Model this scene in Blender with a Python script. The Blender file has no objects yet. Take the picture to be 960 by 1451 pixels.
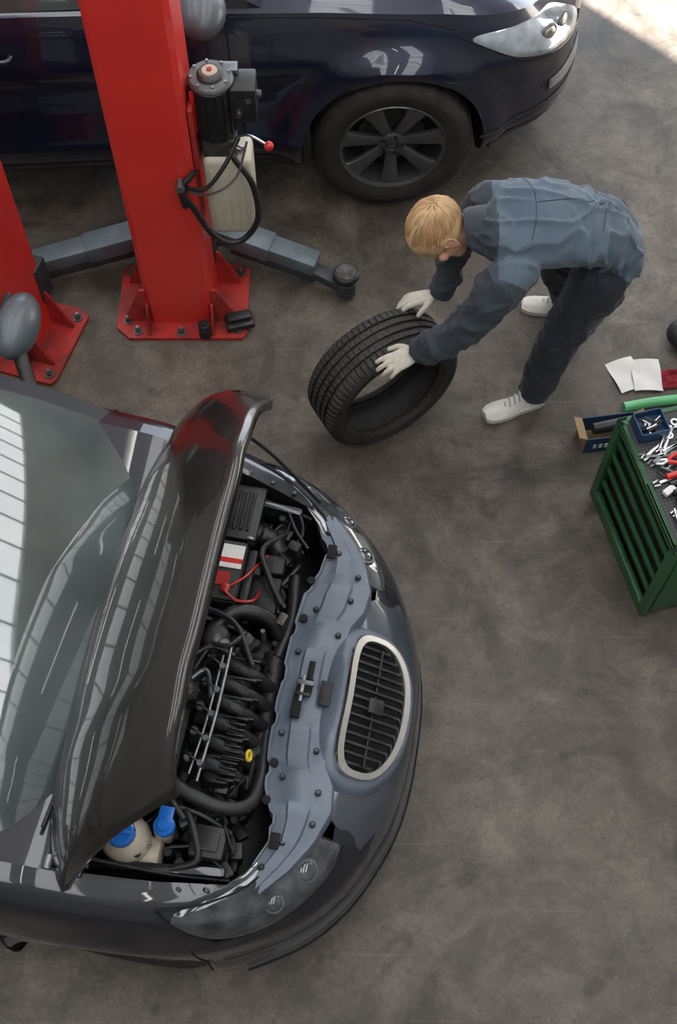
import bpy, bmesh, math, random
from mathutils import Vector, Matrix, noise
from math import sin, cos, pi, radians, sqrt, atan2
random.seed(7)
sc = bpy.context.scene
col = sc.collection
V = Vector
try:
    sc.view_settings.view_transform = 'Standard'
except Exception:
    pass

# ------------------------------------------------------------------ materials
def mat(name, c, rough=.5, metal=0., coat=0., var=.12, scale=6., bump=0., bscale=60., ior=1.5, emit=0., c2=None, rvar=0., trans=0., sheen=0., stretch=None, detail=4, bdist=.01):
    m = bpy.data.materials.new(name); m.use_nodes = True
    nt = m.node_tree; N = nt.nodes; L = nt.links
    b = N['Principled BSDF']
    tc = N.new('ShaderNodeTexCoord')
    src = tc.outputs['Object']
    if stretch:
        mp = N.new('ShaderNodeMapping'); mp.inputs['Scale'].default_value = stretch
        L.new(src, mp.inputs['Vector']); src = mp.outputs['Vector']
    n = N.new('ShaderNodeTexNoise'); n.inputs['Scale'].default_value = scale; n.inputs['Detail'].default_value = detail
    L.new(src, n.inputs['Vector'])
    r = N.new('ShaderNodeValToRGB')
    if c2 is None:
        a = [max(0, x*(1-var)) for x in c]; d = [min(1, x*(1+var)) for x in c]
    else:
        a = c; d = c2
    r.color_ramp.elements[0].position = .32; r.color_ramp.elements[1].position = .68
    r.color_ramp.elements[0].color = (*a, 1); r.color_ramp.elements[1].color = (*d, 1)
    L.new(n.outputs['Fac'], r.inputs['Fac']); L.new(r.outputs['Color'], b.inputs['Base Color'])
    b.inputs['Roughness'].default_value = rough; b.inputs['Metallic'].default_value = metal
    b.inputs['IOR'].default_value = ior
    b.inputs['Coat Weight'].default_value = coat; b.inputs['Coat Roughness'].default_value = .03
    b.inputs['Transmission Weight'].default_value = trans
    if sheen: b.inputs['Sheen Weight'].default_value = sheen
    if rvar:
        mr = N.new('ShaderNodeMapRange'); mr.inputs['To Min'].default_value = max(0, rough-rvar); mr.inputs['To Max'].default_value = rough+rvar
        L.new(n.outputs['Fac'], mr.inputs['Value']); L.new(mr.outputs['Result'], b.inputs['Roughness'])
    if bump:
        n2 = N.new('ShaderNodeTexNoise'); n2.inputs['Scale'].default_value = bscale; n2.inputs['Detail'].default_value = 5
        L.new(src, n2.inputs['Vector'])
        bp = N.new('ShaderNodeBump'); bp.inputs['Strength'].default_value = bump; bp.inputs['Distance'].default_value = bdist
        L.new(n2.outputs['Fac'], bp.inputs['Height']); L.new(bp.outputs['Normal'], b.inputs['Normal'])
    if emit:
        b.inputs['Emission Strength'].default_value = emit
        L.new(r.outputs['Color'], b.inputs['Emission Color'])
    return m

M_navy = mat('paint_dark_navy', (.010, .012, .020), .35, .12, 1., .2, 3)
M_navy_sky = mat('paint_navy_sky_sheen', (.080, .095, .120), .34, .45, 1., .08, 3)  # same navy body paint, lightened: reflected sky painted into the colour
M_mir = mat('mirror_housing_slate', (.10, .115, .135), .42, .2, .2, .08, 3)
M_hood = mat('paint_black_gloss', (.011, .0098, .009), .35, .1, 1., .2, 3)
M_suv = mat('paint_suv_navy', (.010, .014, .036), .28, .3, 1., .15, 3)
M_glass = mat('car_glass', (.075, .095, .095), .03, 0, .7, .35, 2, ior=1.9)
M_lamp = mat('headlamp_lens', (.10, .11, .125), .08, .5, 1., .6, 12)
M_lampb = mat('headlamp_bright', (.42, .47, .53), .10, .4, 1., .45, 9)
M_chrome = mat('chrome', (.90, .90, .90), .2, 1., 0, .05, 20)
M_black = mat('black_plastic', (.014, .014, .015), .42, 0, 0, .3, 20, bump=.1)
M_blk2 = mat('black_void', (.004, .004, .004), .8)
M_rub = mat('tyre_rubber', (.017, .015, .014), .62, 0, 0, .0, 14, bump=.25, bscale=120, c2=(.032, .028, .025))
M_rubd = mat('tyre_inner_rubber', (.012, .012, .012), .7, 0, 0, .35, 18)
M_rim = mat('rim_dark_alloy', (.12, .123, .13), .36, .7, .2, .12, 10)
M_slam = mat('grey_plastic_panel', (.105, .13, .17), .42, .1, .1, .0, 7, c2=(.15, .18, .23), bump=.12, bscale=30)
M_gray = mat('grey_metal', (.16, .17, .18), .4, .7, 0, .3, 14)
M_steel = mat('steel', (.5, .5, .52), .28, 1., 0, .15, 25)
M_pipe = mat('dull_steel_pipe', (.28, .28, .29), .45, .9, 0, .3, 25)
M_eng = mat('engine_dark', (.022, .022, .024), .5, .3, 0, .5, 22, bump=.3, bscale=50)
M_eng2 = mat('engine_alloy_dirty', (.10, .098, .095), .5, .7, 0, .5, 22, bump=.3, bscale=50)
M_red = mat('red_lift_paint', (.74, .042, .032), .38, 0, .25, .0, 3, rvar=.08, c2=(.62, .030, .024))
M_redd = mat('red_lift_paint_dirty', (.52, .032, .026), .5, 0, .1, .0, 9, c2=(.20, .024, .02), bump=.15)
M_redp = mat('red_plastic', (.60, .02, .015), .35, 0, .3)
M_redk = mat('dark_red_plastic', (.36, .014, .012), .4, 0, .2)
M_arm = mat('lift_arm_grey', (.13, .165, .19), .5, .2, 0, .25, 7, bump=.15)
M_armd = mat('lift_arm_dark', (.045, .05, .055), .55, .2, 0, .3, 9, bump=.15)
M_tank = mat('oil_tank_plastic', (.50, .44, .32), .4, 0, .1, .0, 5, c2=(.62, .58, .48))
M_white = mat('white_plastic', (.75, .73, .68), .45, 0, 0, .06, 10)
M_cream = mat('reservoir_plastic', (.50, .43, .34), .4, 0, .2, .1, 10)
M_blue = mat('blue_cap_plastic', (.01, .15, .58), .35, 0, .2, .1, 10)
M_yel = mat('yellow_plastic', (.75, .55, .02), .4)
M_green = mat('green_cabinet_paint', (.018, .090, .032), .42, 0, .15, .2, 6, rvar=.08, bump=.05)
M_greent = mat('green_tube_plastic', (.10, .42, .17), .4, 0, .2)
M_card = mat('cardboard', (.30, .20, .12), .8, 0, 0, .15, 12)
M_boxb = mat('printed_box_blue', (.015, .05, .13), .45)
M_paper = mat('paper', (.72, .70, .68), .7, 0, 0, .05, 12)
M_cloth = mat('red_rag', (.26, .012, .022), .85, bump=.4, bscale=60)
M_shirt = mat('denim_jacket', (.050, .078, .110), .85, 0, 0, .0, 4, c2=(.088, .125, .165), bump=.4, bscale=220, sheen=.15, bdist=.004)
M_shirt_shade = mat('denim_shade', (.020, .027, .038), .85, 0, 0, .0, 6, c2=(.036, .046, .062), bump=.4, bscale=220, sheen=.1, bdist=.004)  # same jacket denim, with the shade on sleeves and shoulders painted in
M_pants = mat('navy_work_trousers', (.011, .014, .021), .85, 0, 0, .0, 7, c2=(.021, .027, .042), bump=.4, bscale=200, sheen=.1, bdist=.004)
M_skin = mat('skin', (.56, .30, .20), .5, 0, 0, .12, 14, bump=.05)
M_hair = mat('blond_hair', (.36, .20, .09), .42, 0, 0, .1, 20)
M_hair2 = mat('blond_hair_light', (.66, .46, .26), .38, 0, 0, .08, 20)
M_hair3 = mat('blond_hair_mid', (.50, .31, .155), .40, 0, 0, .08, 20)
M_glove = mat('knit_glove', (.62, .58, .49), .9, 0, 0, .1, 60, bump=.6, bscale=300)
M_shoe = mat('white_sneaker', (.72, .70, .67), .55, 0, 0, .06, 20, bump=.1)
M_sole = mat('sneaker_sole', (.58, .56, .52), .6)
M_tongue = mat('sneaker_grey_trim', (.30, .29, .28), .7)
M_eye = mat('eye_white', (.8, .8, .78), .2)
M_iris = mat('eye_iris', (.05, .08, .12), .2)
M_wall = mat('wall_plaster', (.36, .35, .33), .85, 0, 0, .1, 1.5, bump=.1)
M_ceil = mat('corrugated_ceiling', (.42, .41, .39), .7, 0, 0, .08, 2)
M_sky = mat('translucent_skylight', (.93, .96, 1.), .5, emit=4.2, var=.05, scale=.8)
M_tube = mat('fluorescent_tube', (1., .97, .92), .5, emit=16, var=.01)

def floor_mat():
    m = bpy.data.materials.new('stained_concrete'); m.use_nodes = True
    nt = m.node_tree; N = nt.nodes; L = nt.links; b = N['Principled BSDF']
    tc = N.new('ShaderNodeTexCoord')
    def noi(s, d, dist=0, rough=.6, off=0):
        n = N.new('ShaderNodeTexNoise'); n.inputs['Scale'].default_value = s; n.inputs['Detail'].default_value = d
        n.inputs['Distortion'].default_value = dist; n.inputs['Roughness'].default_value = rough
        mp = N.new('ShaderNodeMapping'); mp.inputs['Location'].default_value = (off, off*.7, 0)
        L.new(tc.outputs['Object'], mp.inputs['Vector']); L.new(mp.outputs['Vector'], n.inputs['Vector']); return n
    def ramp(f, p0, c0, p1, c1):
        r = N.new('ShaderNodeValToRGB'); e = r.color_ramp.elements
        e[0].position = p0; e[1].position = p1; e[0].color = (*c0, 1); e[1].color = (*c1, 1)
        L.new(f, r.inputs['Fac']); return r
    def mul(a, bb, f=1., mode='MULTIPLY'):
        x = N.new('ShaderNodeMixRGB'); x.blend_type = mode; x.inputs['Fac'].default_value = f
        L.new(a, x.inputs['Color1']); L.new(bb, x.inputs['Color2']); return x.outputs['Color']
    n1 = noi(.9, 8, .6); n2 = noi(3.2, 12, .8, .72, 3); n3 = noi(60, 4); n4 = noi(1.5, 8, 1.4, .65, 11); n5 = noi(16, 6, 0, .75); n6 = noi(7, 8, .4, .7, 5); n7 = noi(2.3, 8, .6, .7, 21); n8 = noi(4.5, 3, .2, .5, 33); n9 = noi(28, 3, .3, .6, 8)
    c = ramp(n1.outputs['Fac'], .34, (.080, .064, .050), .66, (.138, .118, .097)).outputs['Color']
    c = mul(c, ramp(n2.outputs['Fac'], .36, (.58, .57, .56), .62, (1.26, 1.25, 1.23)).outputs['Color'])
    c = mul(c, ramp(n4.outputs['Fac'], .36, (.38, .37, .36), .50, (1, 1, 1)).outputs['Color'], .85)
    c = mul(c, ramp(n6.outputs['Fac'], .38, (.76, .75, .74), .60, (1.1, 1.1, 1.1)).outputs['Color'])
    c = mul(c, ramp(n8.outputs['Fac'], .30, (.45, .44, .43), .36, (1, 1, 1)).outputs['Color'], .8)
    c = mul(c, ramp(n9.outputs['Fac'], .27, (.40, .39, .38), .33, (1, 1, 1)).outputs['Color'], .8)
    c = mul(c, ramp(n7.outputs['Fac'], .58, (0, 0, 0), .74, (.06, .056, .051)).outputs['Color'], 1., 'ADD')
    c = mul(c, ramp(n3.outputs['Fac'], .3, (.80, .80, .80), .7, (1.12, 1.12, 1.12)).outputs['Color'])
    c = mul(c, ramp(n5.outputs['Fac'], .67, (0, 0, 0), .75, (.12, .115, .108)).outputs['Color'], 1., 'ADD')
    for rot, sc_ in ((.5, (1.2, 46, 1)), (-.9, (1.6, 60, 1))):
        mp = N.new('ShaderNodeMapping'); mp.inputs['Scale'].default_value = sc_; mp.inputs['Rotation'].default_value = (0, 0, rot)
        L.new(tc.outputs['Object'], mp.inputs['Vector'])
        ns = N.new('ShaderNodeTexNoise'); ns.inputs['Scale'].default_value = 1.3; ns.inputs['Detail'].default_value = 3
        L.new(mp.outputs['Vector'], ns.inputs['Vector'])
        c = mul(c, ramp(ns.outputs['Fac'], .66, (0, 0, 0), .8, (.06, .057, .053)).outputs['Color'], .8, 'ADD')
    L.new(c, b.inputs['Base Color'])
    mr = N.new('ShaderNodeMapRange'); mr.inputs['To Min'].default_value = .30; mr.inputs['To Max'].default_value = .66
    L.new(n2.outputs['Fac'], mr.inputs['Value']); L.new(mr.outputs['Result'], b.inputs['Roughness'])
    bp = N.new('ShaderNodeBump'); bp.inputs['Strength'].default_value = .2; bp.inputs['Distance'].default_value = .008
    L.new(n5.outputs['Fac'], bp.inputs['Height']); L.new(bp.outputs['Normal'], b.inputs['Normal'])
    return m
M_floor = floor_mat()

def perf_mat():
    m = bpy.data.materials.new('perforated_mat'); m.use_nodes = True
    nt = m.node_tree; N = nt.nodes; L = nt.links; b = N['Principled BSDF']
    tc = N.new('ShaderNodeTexCoord'); v = N.new('ShaderNodeTexVoronoi'); v.inputs['Scale'].default_value = 70; v.inputs['Randomness'].default_value = 0
    L.new(tc.outputs['Object'], v.inputs['Vector'])
    r = N.new('ShaderNodeValToRGB'); r.color_ramp.elements[0].position = .3; r.color_ramp.elements[1].position = .36
    r.color_ramp.elements[0].color = (.004, .004, .004, 1); r.color_ramp.elements[1].color = (.040, .040, .045, 1)
    L.new(v.outputs['Distance'], r.inputs['Fac']); L.new(r.outputs['Color'], b.inputs['Base Color'])
    b.inputs['Roughness'].default_value = .55
    return m
M_perf = perf_mat()

# ------------------------------------------------------------------ geometry helpers
def finish(o, sharp=38):
    me = o.data
    bm = bmesh.new(); bm.from_mesh(me); bmesh.ops.recalc_face_normals(bm, faces=bm.faces); bm.to_mesh(me); bm.free()
    me.polygons.foreach_set('use_smooth', [True]*len(me.polygons))
    try: me.set_sharp_from_angle(angle=radians(sharp))
    except Exception: pass

def empty(name, loc=(0, 0, 0), rz=0):
    e = bpy.data.objects.new(name, None); col.objects.link(e)
    e.location = loc; e.rotation_euler = (0, 0, rz); e.empty_display_size = .1
    return e

def attach(o, p, world):
    if p is None: return
    o.parent = p
    if world:
        mw = Matrix.Translation(p.location) @ Matrix.Rotation(p.rotation_euler[2], 4, 'Z')
        o.matrix_parent_inverse = mw.inverted()

def cat(P, n=6):
    P = [V(p) for p in P]
    if len(P) < 3:
        return [P[0].lerp(P[-1], i/n) for i in range(n+1)]
    out = []
    for i in range(len(P)-1):
        p0 = P[i-1] if i > 0 else P[0]*2-P[1]; p1 = P[i]; p2 = P[i+1]; p3 = P[i+2] if i+2 < len(P) else P[-1]*2-P[-2]
        for k in range(n):
            t = k/n
            out.append(.5*((2*p1)+(-p0+p2)*t+(2*p0-5*p1+4*p2-p3)*t*t+(-p0+3*p1-3*p2+p3)*t**3))
    out.append(P[-1]); return out

def tab(T, x):
    if x <= T[0][0]: return T[0][1]
    for i in range(len(T)-1):
        if x <= T[i+1][0]:
            a, b = T[i], T[i+1]; t = (x-a[0])/(b[0]-a[0])
            return a[1]+(b[1]-a[1])*t
    return T[-1][1]

def basis(z, ref=(0, 0, 1)):
    z = V(z).normalized(); r = V(ref)
    if abs(z.dot(r)) > .98: r = V((1, 0, 0))
    x = r.cross(z).normalized(); y = z.cross(x)
    return Matrix((x, y, z)).transposed()

class G:
    def __init__(s): s.v = []; s.f = []; s.m = []; s.mats = []; s.T = None
    def mi(s, m):
        if m not in s.mats: s.mats.append(m)
        return s.mats.index(m)
    def add(s, vs, fs, m):
        o = len(s.v)
        if s.T is not None: vs = [s.T @ V(v) for v in vs]
        s.v += [V(v) for v in vs]; k = s.mi(m)
        for f in fs: s.f.append([i+o for i in f]); s.m.append(k)
    def box(s, c, size, m, R=None, rz=0, bev=0., seg=2):
        bm = bmesh.new(); bmesh.ops.create_cube(bm, size=1)
        for v in bm.verts: v.co = V((v.co.x*size[0], v.co.y*size[1], v.co.z*size[2]))
        if bev: bmesh.ops.bevel(bm, geom=bm.edges[:], offset=min(bev, min(size)*.45), segments=seg, affect='EDGES', profile=.5)
        bm.verts.index_update()
        if R is None: R = Matrix.Rotation(rz, 3, 'Z')
        vs = [R @ v.co + V(c) for v in bm.verts]; fs = [[v.index for v in f.verts] for f in bm.faces]
        bm.free(); s.add(vs, fs, m)
    def rings(s, R, m, cap=True, closed=True, loop=False):
        n = len(R[0]); vs = [p for r in R for p in r]; fs = []
        K = len(R)
        for i in range(K if loop else K-1):
            i2 = (i+1) % K
            for j in range(n if closed else n-1):
                j2 = (j+1) % n
                fs.append([i*n+j, i*n+j2, i2*n+j2, i2*n+j])
        if cap and not loop:
            fs.append(list(range(n))); fs.append([(K-1)*n+j for j in range(n)])
        s.add(vs, fs, m)
    def cyl(s, p0, p1, r0, r1, m, seg=20, bev=0.):
        p0 = V(p0); p1 = V(p1); B = basis(p1-p0); L = (p1-p0).length; d = (p1-p0).normalized()
        prof = [(0, r0), (L, r1)]
        if bev: prof = [(0, r0-bev), (bev, r0), (L-bev, r1), (L, r1-bev)]
        R = [[p0+d*z+B @ V((r*cos(2*pi*j/seg), r*sin(2*pi*j/seg), 0)) for j in range(seg)] for z, r in prof]
        s.rings(R, m)
    def tube(s, pts, r, m, seg=8, n=6, r1=None, rib=0):
        P = cat(pts, n); K = len(P); R = []; pb = None
        for i, p in enumerate(P):
            t = (P[min(i+1, K-1)]-P[max(i-1, 0)])
            if t.length < 1e-7: t = V((0, 0, 1))
            t.normalize()
            if pb is None: x = basis(t).col[0].copy()
            else:
                x = pb-t*pb.dot(t); x.normalize()
            pb = x; y = t.cross(x); rr = r if r1 is None else r+(r1-r)*i/(K-1)
            if rib: rr *= 1+rib*(i % 2)
            R.append([p+(x*cos(2*pi*j/seg)+y*sin(2*pi*j/seg))*rr for j in range(seg)])
        s.rings(R, m)
    def lathe(s, prof, M4, m, seg=48, loop=False, mod=None):
        R = []
        for i, (z, r) in enumerate(prof):
            R.append([M4 @ V(((r+(mod(i, j) if mod else 0))*cos(2*pi*j/seg), (r+(mod(i, j) if mod else 0))*sin(2*pi*j/seg), z)) for j in range(seg)])
        s.rings(R, m, cap=False, loop=loop)
    def ell(s, c, r, m, R=None, seg=18, rg=12):
        c = V(c); vs = []; fs = []
        if R is None: R = Matrix.Identity(3)
        for i in range(rg+1):
            ph = pi*i/rg
            for j in range(seg):
                th = 2*pi*j/seg
                vs.append(c+R @ V((r[0]*sin(ph)*cos(th), r[1]*sin(ph)*sin(th), r[2]*cos(ph))))
        for i in range(rg):
            for j in range(seg):
                a = i*seg+j; b = i*seg+(j+1) % seg
                fs.append([a, b, b+seg, a+seg])
        s.add(vs, fs, m)
    def prism(s, pts, z0, z1, m, T=None):
        n = len(pts); vs = [V((p[0], p[1], z0)) for p in pts]+[V((p[0], p[1], z1)) for p in pts]
        if T: vs = [T @ v for v in vs]
        fs = [[j, (j+1) % n, n+(j+1) % n, n+j] for j in range(n)]+[list(range(n)), [n+j for j in range(n)]]
        s.add(vs, fs, m)
    def limb(s, pts, rad, m, up=(0, 0, 1), seg=24, n=6):
        P = cat(pts, n); Rr = cat([V((a, b, 0)) for a, b in rad], n); K = len(P); R = []
        def ring(p, t, a, b):
            x = t.cross(V(up))
            if x.length < .05: x = t.cross(V((0, 1, 0)))
            x.normalize(); y = x.cross(t)
            return [p+x*a*cos(2*pi*j/seg)+y*b*sin(2*pi*j/seg) for j in range(seg)]
        t0 = (P[1]-P[0]).normalized(); t1 = (P[-1]-P[-2]).normalized()
        for k in (85, 60, 35):
            a = radians(k); R.append(ring(P[0]-t0*sin(a)*Rr[0].y*.7, t0, Rr[0].x*cos(a), Rr[0].y*cos(a)))
        for i in range(K):
            t = (P[min(i+1, K-1)]-P[max(i-1, 0)]).normalized()
            R.append(ring(P[i], t, Rr[i].x, Rr[i].y))
        for k in (35, 60, 85):
            a = radians(k); R.append(ring(P[-1]+t1*sin(a)*Rr[-1].y*.7, t1, Rr[-1].x*cos(a), Rr[-1].y*cos(a)))
        s.rings(R, m)
    def done(s, name, parent=None, world=False, sharp=38):
        me = bpy.data.meshes.new(name); me.from_pydata([tuple(v) for v in s.v], [], s.f)
        for m in s.mats: me.materials.append(m)
        me.polygons.foreach_set('material_index', s.m)
        bm = bmesh.new(); bm.from_mesh(me); bmesh.ops.remove_doubles(bm, verts=bm.verts, dist=1e-6); bm.to_mesh(me); bm.free()
        o = bpy.data.objects.new(name, me); col.objects.link(o); attach(o, parent, world); finish(o, sharp)
        return o

def bake(o):
    dg = bpy.context.evaluated_depsgraph_get(); dg.update()
    me = bpy.data.meshes.new_from_object(o.evaluated_get(dg), depsgraph=dg)
    o.modifiers.clear(); o.data = me; return o

def cut(o, cutter):
    md = o.modifiers.new('b', 'BOOLEAN'); md.operation = 'DIFFERENCE'; md.solver = 'EXACT'; md.object = cutter
    bpy.context.view_layer.update(); bake(o)
    bpy.data.objects.remove(cutter, do_unlink=True)

def remesh(o, vox, sm=6, fold=None):
    md = o.modifiers.new('r', 'REMESH'); md.mode = 'VOXEL'; md.voxel_size = vox; md.use_smooth_shade = True
    if sm:
        ms = o.modifiers.new('s', 'SMOOTH'); ms.factor = .5; ms.iterations = sm
    mats = [m for m in o.data.materials]
    bpy.context.view_layer.update(); bake(o)
    if not o.data.materials:
        for m in mats: o.data.materials.append(m)
    if fold:
        nrm = [v.normal.copy() for v in o.data.vertices]
        for v, n in zip(o.data.vertices, nrm): v.co = v.co+n*fold(v.co)
    o.data.polygons.foreach_set('use_smooth', [True]*len(o.data.polygons))
    return o

# ------------------------------------------------------------------ room
g = G(); g.box((0, 4, -.05), (34, 34, .1), M_floor); g.done('floor')
X0, X1, Y0, Y1, H = -7, 6, -5, 9.5, 6.6
g = G(); DX0, DX1, DH = -2.78, 4.6, 4.3
g.box(((X0+DX0)/2, Y1+.1, H/2), (DX0-X0, .2, H), M_wall); g.box(((X1+DX1)/2, Y1+.1, H/2), (X1-DX1, .2, H), M_wall)
g.box(((DX0+DX1)/2, Y1+.1, (H+DH)/2), (DX1-DX0, .2, H-DH), M_wall); g.done('wall_back')
g = G(); g.box((X0-.1, (Y0+Y1)/2, H/2), (.2, Y1-Y0+.4, H), M_wall); g.done('wall_left')
g = G(); g.box((X1+.1, (Y0+Y1)/2, H/2), (.2, Y1-Y0+.4, H), M_wall); g.done('wall_right')
g = G(); g.box(((X0+X1)/2, Y0-.1, H/2), (X1-X0, .2, H), M_wall); g.done('wall_front')
g = G(); g.box(((X0+X1)/2, (Y0+Y1)/2, H+.1), (X1-X0+.4, Y1-Y0+.4, .2), M_ceil); g.done('ceiling')
sky = empty('skylight', (0, 0, 0))
g = G(); SX = (-5.4, -2.2, .9, 3.6)
for x in SX: g.box((x, 2.2, H-.03), (1.15, 13.4, .03), M_sky)
g.done('glazing', sky)
g = G()
for x in SX:
    for k in range(23): g.box((x, -4.3+k*.6, H-.07), (1.17, .035, .04), M_ceil)
    for sx in (-.6, .6): g.box((x+sx, 2.2, H-.07), (.05, 13.4, .08), M_ceil)
g.done('glazing_bars', sky)
ft = empty('fluorescent_lamp', (0, 0, 0)); g = G(); g2 = G()
for x in (-3.9, -.8, 2.2):
    for y in (-2.5, 0.2, 2.9, 5.6):
        g.cyl((x, y-.75, H-.55), (x, y+.75, H-.55), .02, .02, M_tube, 10)
        g2.box((x, y, H-.5), (.12, 1.6, .05), M_white)
        for dy in (-.6, .6): g2.cyl((x, y+dy, H-.48), (x, y+dy, H-.002), .006, .006, M_gray, 6)
g.done('tubes', ft); g2.done('housings', ft)

# ------------------------------------------------------------------ car shell
def sstep(t): t = max(0, min(1, t)); return t*t*(3-2*t)
class Shell:
    def __init__(s, half, topH, hb, prof, fprof, wheels, crown=.03, N=110):
        P = cat([(a, b, 0) for a, b in half], 10)
        L = [0]
        for i in range(1, len(P)): L.append(L[-1]+(P[i]-P[i-1]).length)
        s.P = P; s.L = L; s.N = N; s.topH = topH; s.hb = hb; s.prof = prof; s.fprof = fprof; s.wh = wheels; s.crown = crown
    def base(s, a):
        d = a*s.L[-1]; lo, hi = 0, len(s.L)-1
        while hi-lo > 1:
            mid = (lo+hi)//2
            if s.L[mid] <= d: lo = mid
            else: hi = mid
        t = (d-s.L[lo])/max(1e-9, s.L[hi]-s.L[lo]); return s.P[lo].lerp(s.P[hi], t)
    def nrm(s, a):
        e = .006; p = s.base(max(0, a-e)); q = s.base(min(1, a+e))
        if a < e: p = V((q.x, -q.y, 0))
        if a > 1-e: q = V((p.x, -p.y, 0))
        t = (q-p).normalized(); return V((-t.y, t.x, 0))
    def pt(s, a, q, side=1, off=0.):
        p = s.base(a); n = s.nrm(a)
        ins = tab(s.prof, q)+tab(s.fprof, q)*max(0, -n.x)+tab(s.fprof, q)*.5*max(0, n.x)-off
        h = s.hb+(tab(s.topH, p.x)-s.hb)*q
        for sc_, zc, r0, r1, amp in s.wh:
            d = math.hypot(p.x-sc_, h-zc)
            ins -= amp*sstep(1-(d-r0)/(r1-r0))*abs(n.y)*sstep((1.0-q)/.1+.2)
        r = p-n*ins
        return V((-r.x, r.y*side, h))
    def a_of_s(s, sv):
        lo, hi = 0., .8
        for _ in range(30):
            m = (lo+hi)/2
            if s.base(m).x < sv: lo = m
            else: hi = m
        return lo
    def mesh(s, name, mats, parent, qs):
        N = s.N; vs = []; fs = []
        loop = [(j/N, 1) for j in range(N+1)]+[((N-j)/N, -1) for j in range(1, N)]
        n = len(loop)
        for q in qs:
            for a, sd in loop: vs.append(s.pt(a, q, sd))
        for i in range(len(qs)-1):
            for j in range(n):
                j2 = (j+1) % n; fs.append([i*n+j, i*n+j2, (i+1)*n+j2, (i+1)*n+j])
        K = 8
        for lvl, cr in ((0, 0), (len(qs)-1, s.crown)):
            rows = []
            for j in range(0, N+1):
                a = lvl*n+j; b = lvl*n+((2*N-j) % n)
                if a == b or j == N: rows.append([a]*(K+1)); continue
                row = [a]
                for k in range(1, K):
                    t = k/K; p = vs[a].lerp(vs[b], t); p.z += cr*(1-(2*t-1)**2)*min(1, abs(vs[a].y)/.4)
                    vs.append(p); row.append(len(vs)-1)
                row.append(b); rows.append(row)
            for j in range(N):
                for k in range(K):
                    q = [rows[j][k], rows[j+1][k], rows[j+1][k+1], rows[j][k+1]]
                    u = []
                    for x in q:
                        if x not in u: u.append(x)
                    if len(u) > 2: fs.append(u)
        me = bpy.data.meshes.new(name); me.from_pydata([tuple(v) for v in vs], [], fs)
        for m in mats: me.materials.append(m)
        o = bpy.data.objects.new(name, me); col.objects.link(o); o.parent = parent; finish(o, 30)
        return o
    def patch(s, g, corners, m, off=.004, bulge=.012, nr=8, ns=40, side=1, pw=.55):
        c = corners
        def q(u, v):
            u = (u+1)/2; v = (v+1)/2
            A = c[0][0]*(1-u)*(1-v)+c[1][0]*u*(1-v)+c[2][0]*u*v+c[3][0]*(1-u)*v
            B = c[0][1]*(1-u)*(1-v)+c[1][1]*u*(1-v)+c[2][1]*u*v+c[3][1]*(1-u)*v
            return A, B
        R = []
        for i in range(nr+2):
            last = i == nr+1; r = max(.02, min(1, i/nr)); ring = []
            for j in range(ns):
                th = 2*pi*j/ns; cx, sy = cos(th), sin(th)
                u = r*math.copysign(abs(cx)**pw, cx); v = r*math.copysign(abs(sy)**pw, sy)
                a, b = q(u, v); sd = side
                if a < 0: a = -a; sd = -side
                ring.append(s.pt(a, b, sd, -.02 if last else off+bulge*(1-r**4)))
            R.append(ring)
        g.rings(R, m, cap=True)
    def line(s, g, aq, r, m, side=1, off=0.):
        pts = []
        for i in range(len(aq)-1):
            for k in range(8):
                t = k/8; pts.append(s.pt(aq[i][0]*(1-t)+aq[i+1][0]*t, aq[i][1]*(1-t)+aq[i+1][1]*t, side, off))
        pts.append(s.pt(aq[-1][0], aq[-1][1], side, off))
        g.tube(pts, r, m, 6, 1)

def greenhouse(name, parent, levels, bow, paint, pillars, zt):
    nf, nsd, nr = 14, 40, 8
    g = G(); K = len(levels); ringv = []
    for (h, sf, sr, W) in levels:
        half = []
        for i in range(nf): t = i/nf; half.append((sf+bow*t**2.6, W*t))
        for i in range(nsd): t = i/nsd; half.append((sf+bow+(sr-.1-sf-bow)*t, W*(1+.012*sin(pi*t))))
        for i in range(nr+1): t = i/nr; half.append((sr-.1+.1*(1-(1-t)**2.4), W*(1-t)))
        full = half+[(a, -b) for a, b in half[-2:0:-1]]
        ringv.append([V((-a, b, h)) for a, b in full])
    n = len(ringv[0]); nh = nf+nsd+nr
    vs = [p for r in ringv for p in r]
    fg = []; fp = []
    for i in range(K-1):
        for j in range(n):
            jj = j if j < nh else n-1-j
            f = [i*n+j, i*n+(j+1) % n, (i+1)*n+(j+1) % n, (i+1)*n+j]
            gl = False
            if i < zt:
                if jj < nf-1: gl = True
                elif nf <= jj < nf+nsd:
                    t = (jj-nf)/nsd
                    gl = not any(a <= t <= b for a, b in pillars) and i > 0
                elif jj > nf+nsd+1: gl = i > 0
            (fg if gl else fp).append(f)
    fp.append([(K-1)*n+j for j in range(n)])
    g.add(vs, fp, paint); g.done(name+'_roof_and_pillars', parent)
    g = G(); g.add(vs, fg, M_glass); g.done(name+'_windows', parent)

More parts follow.
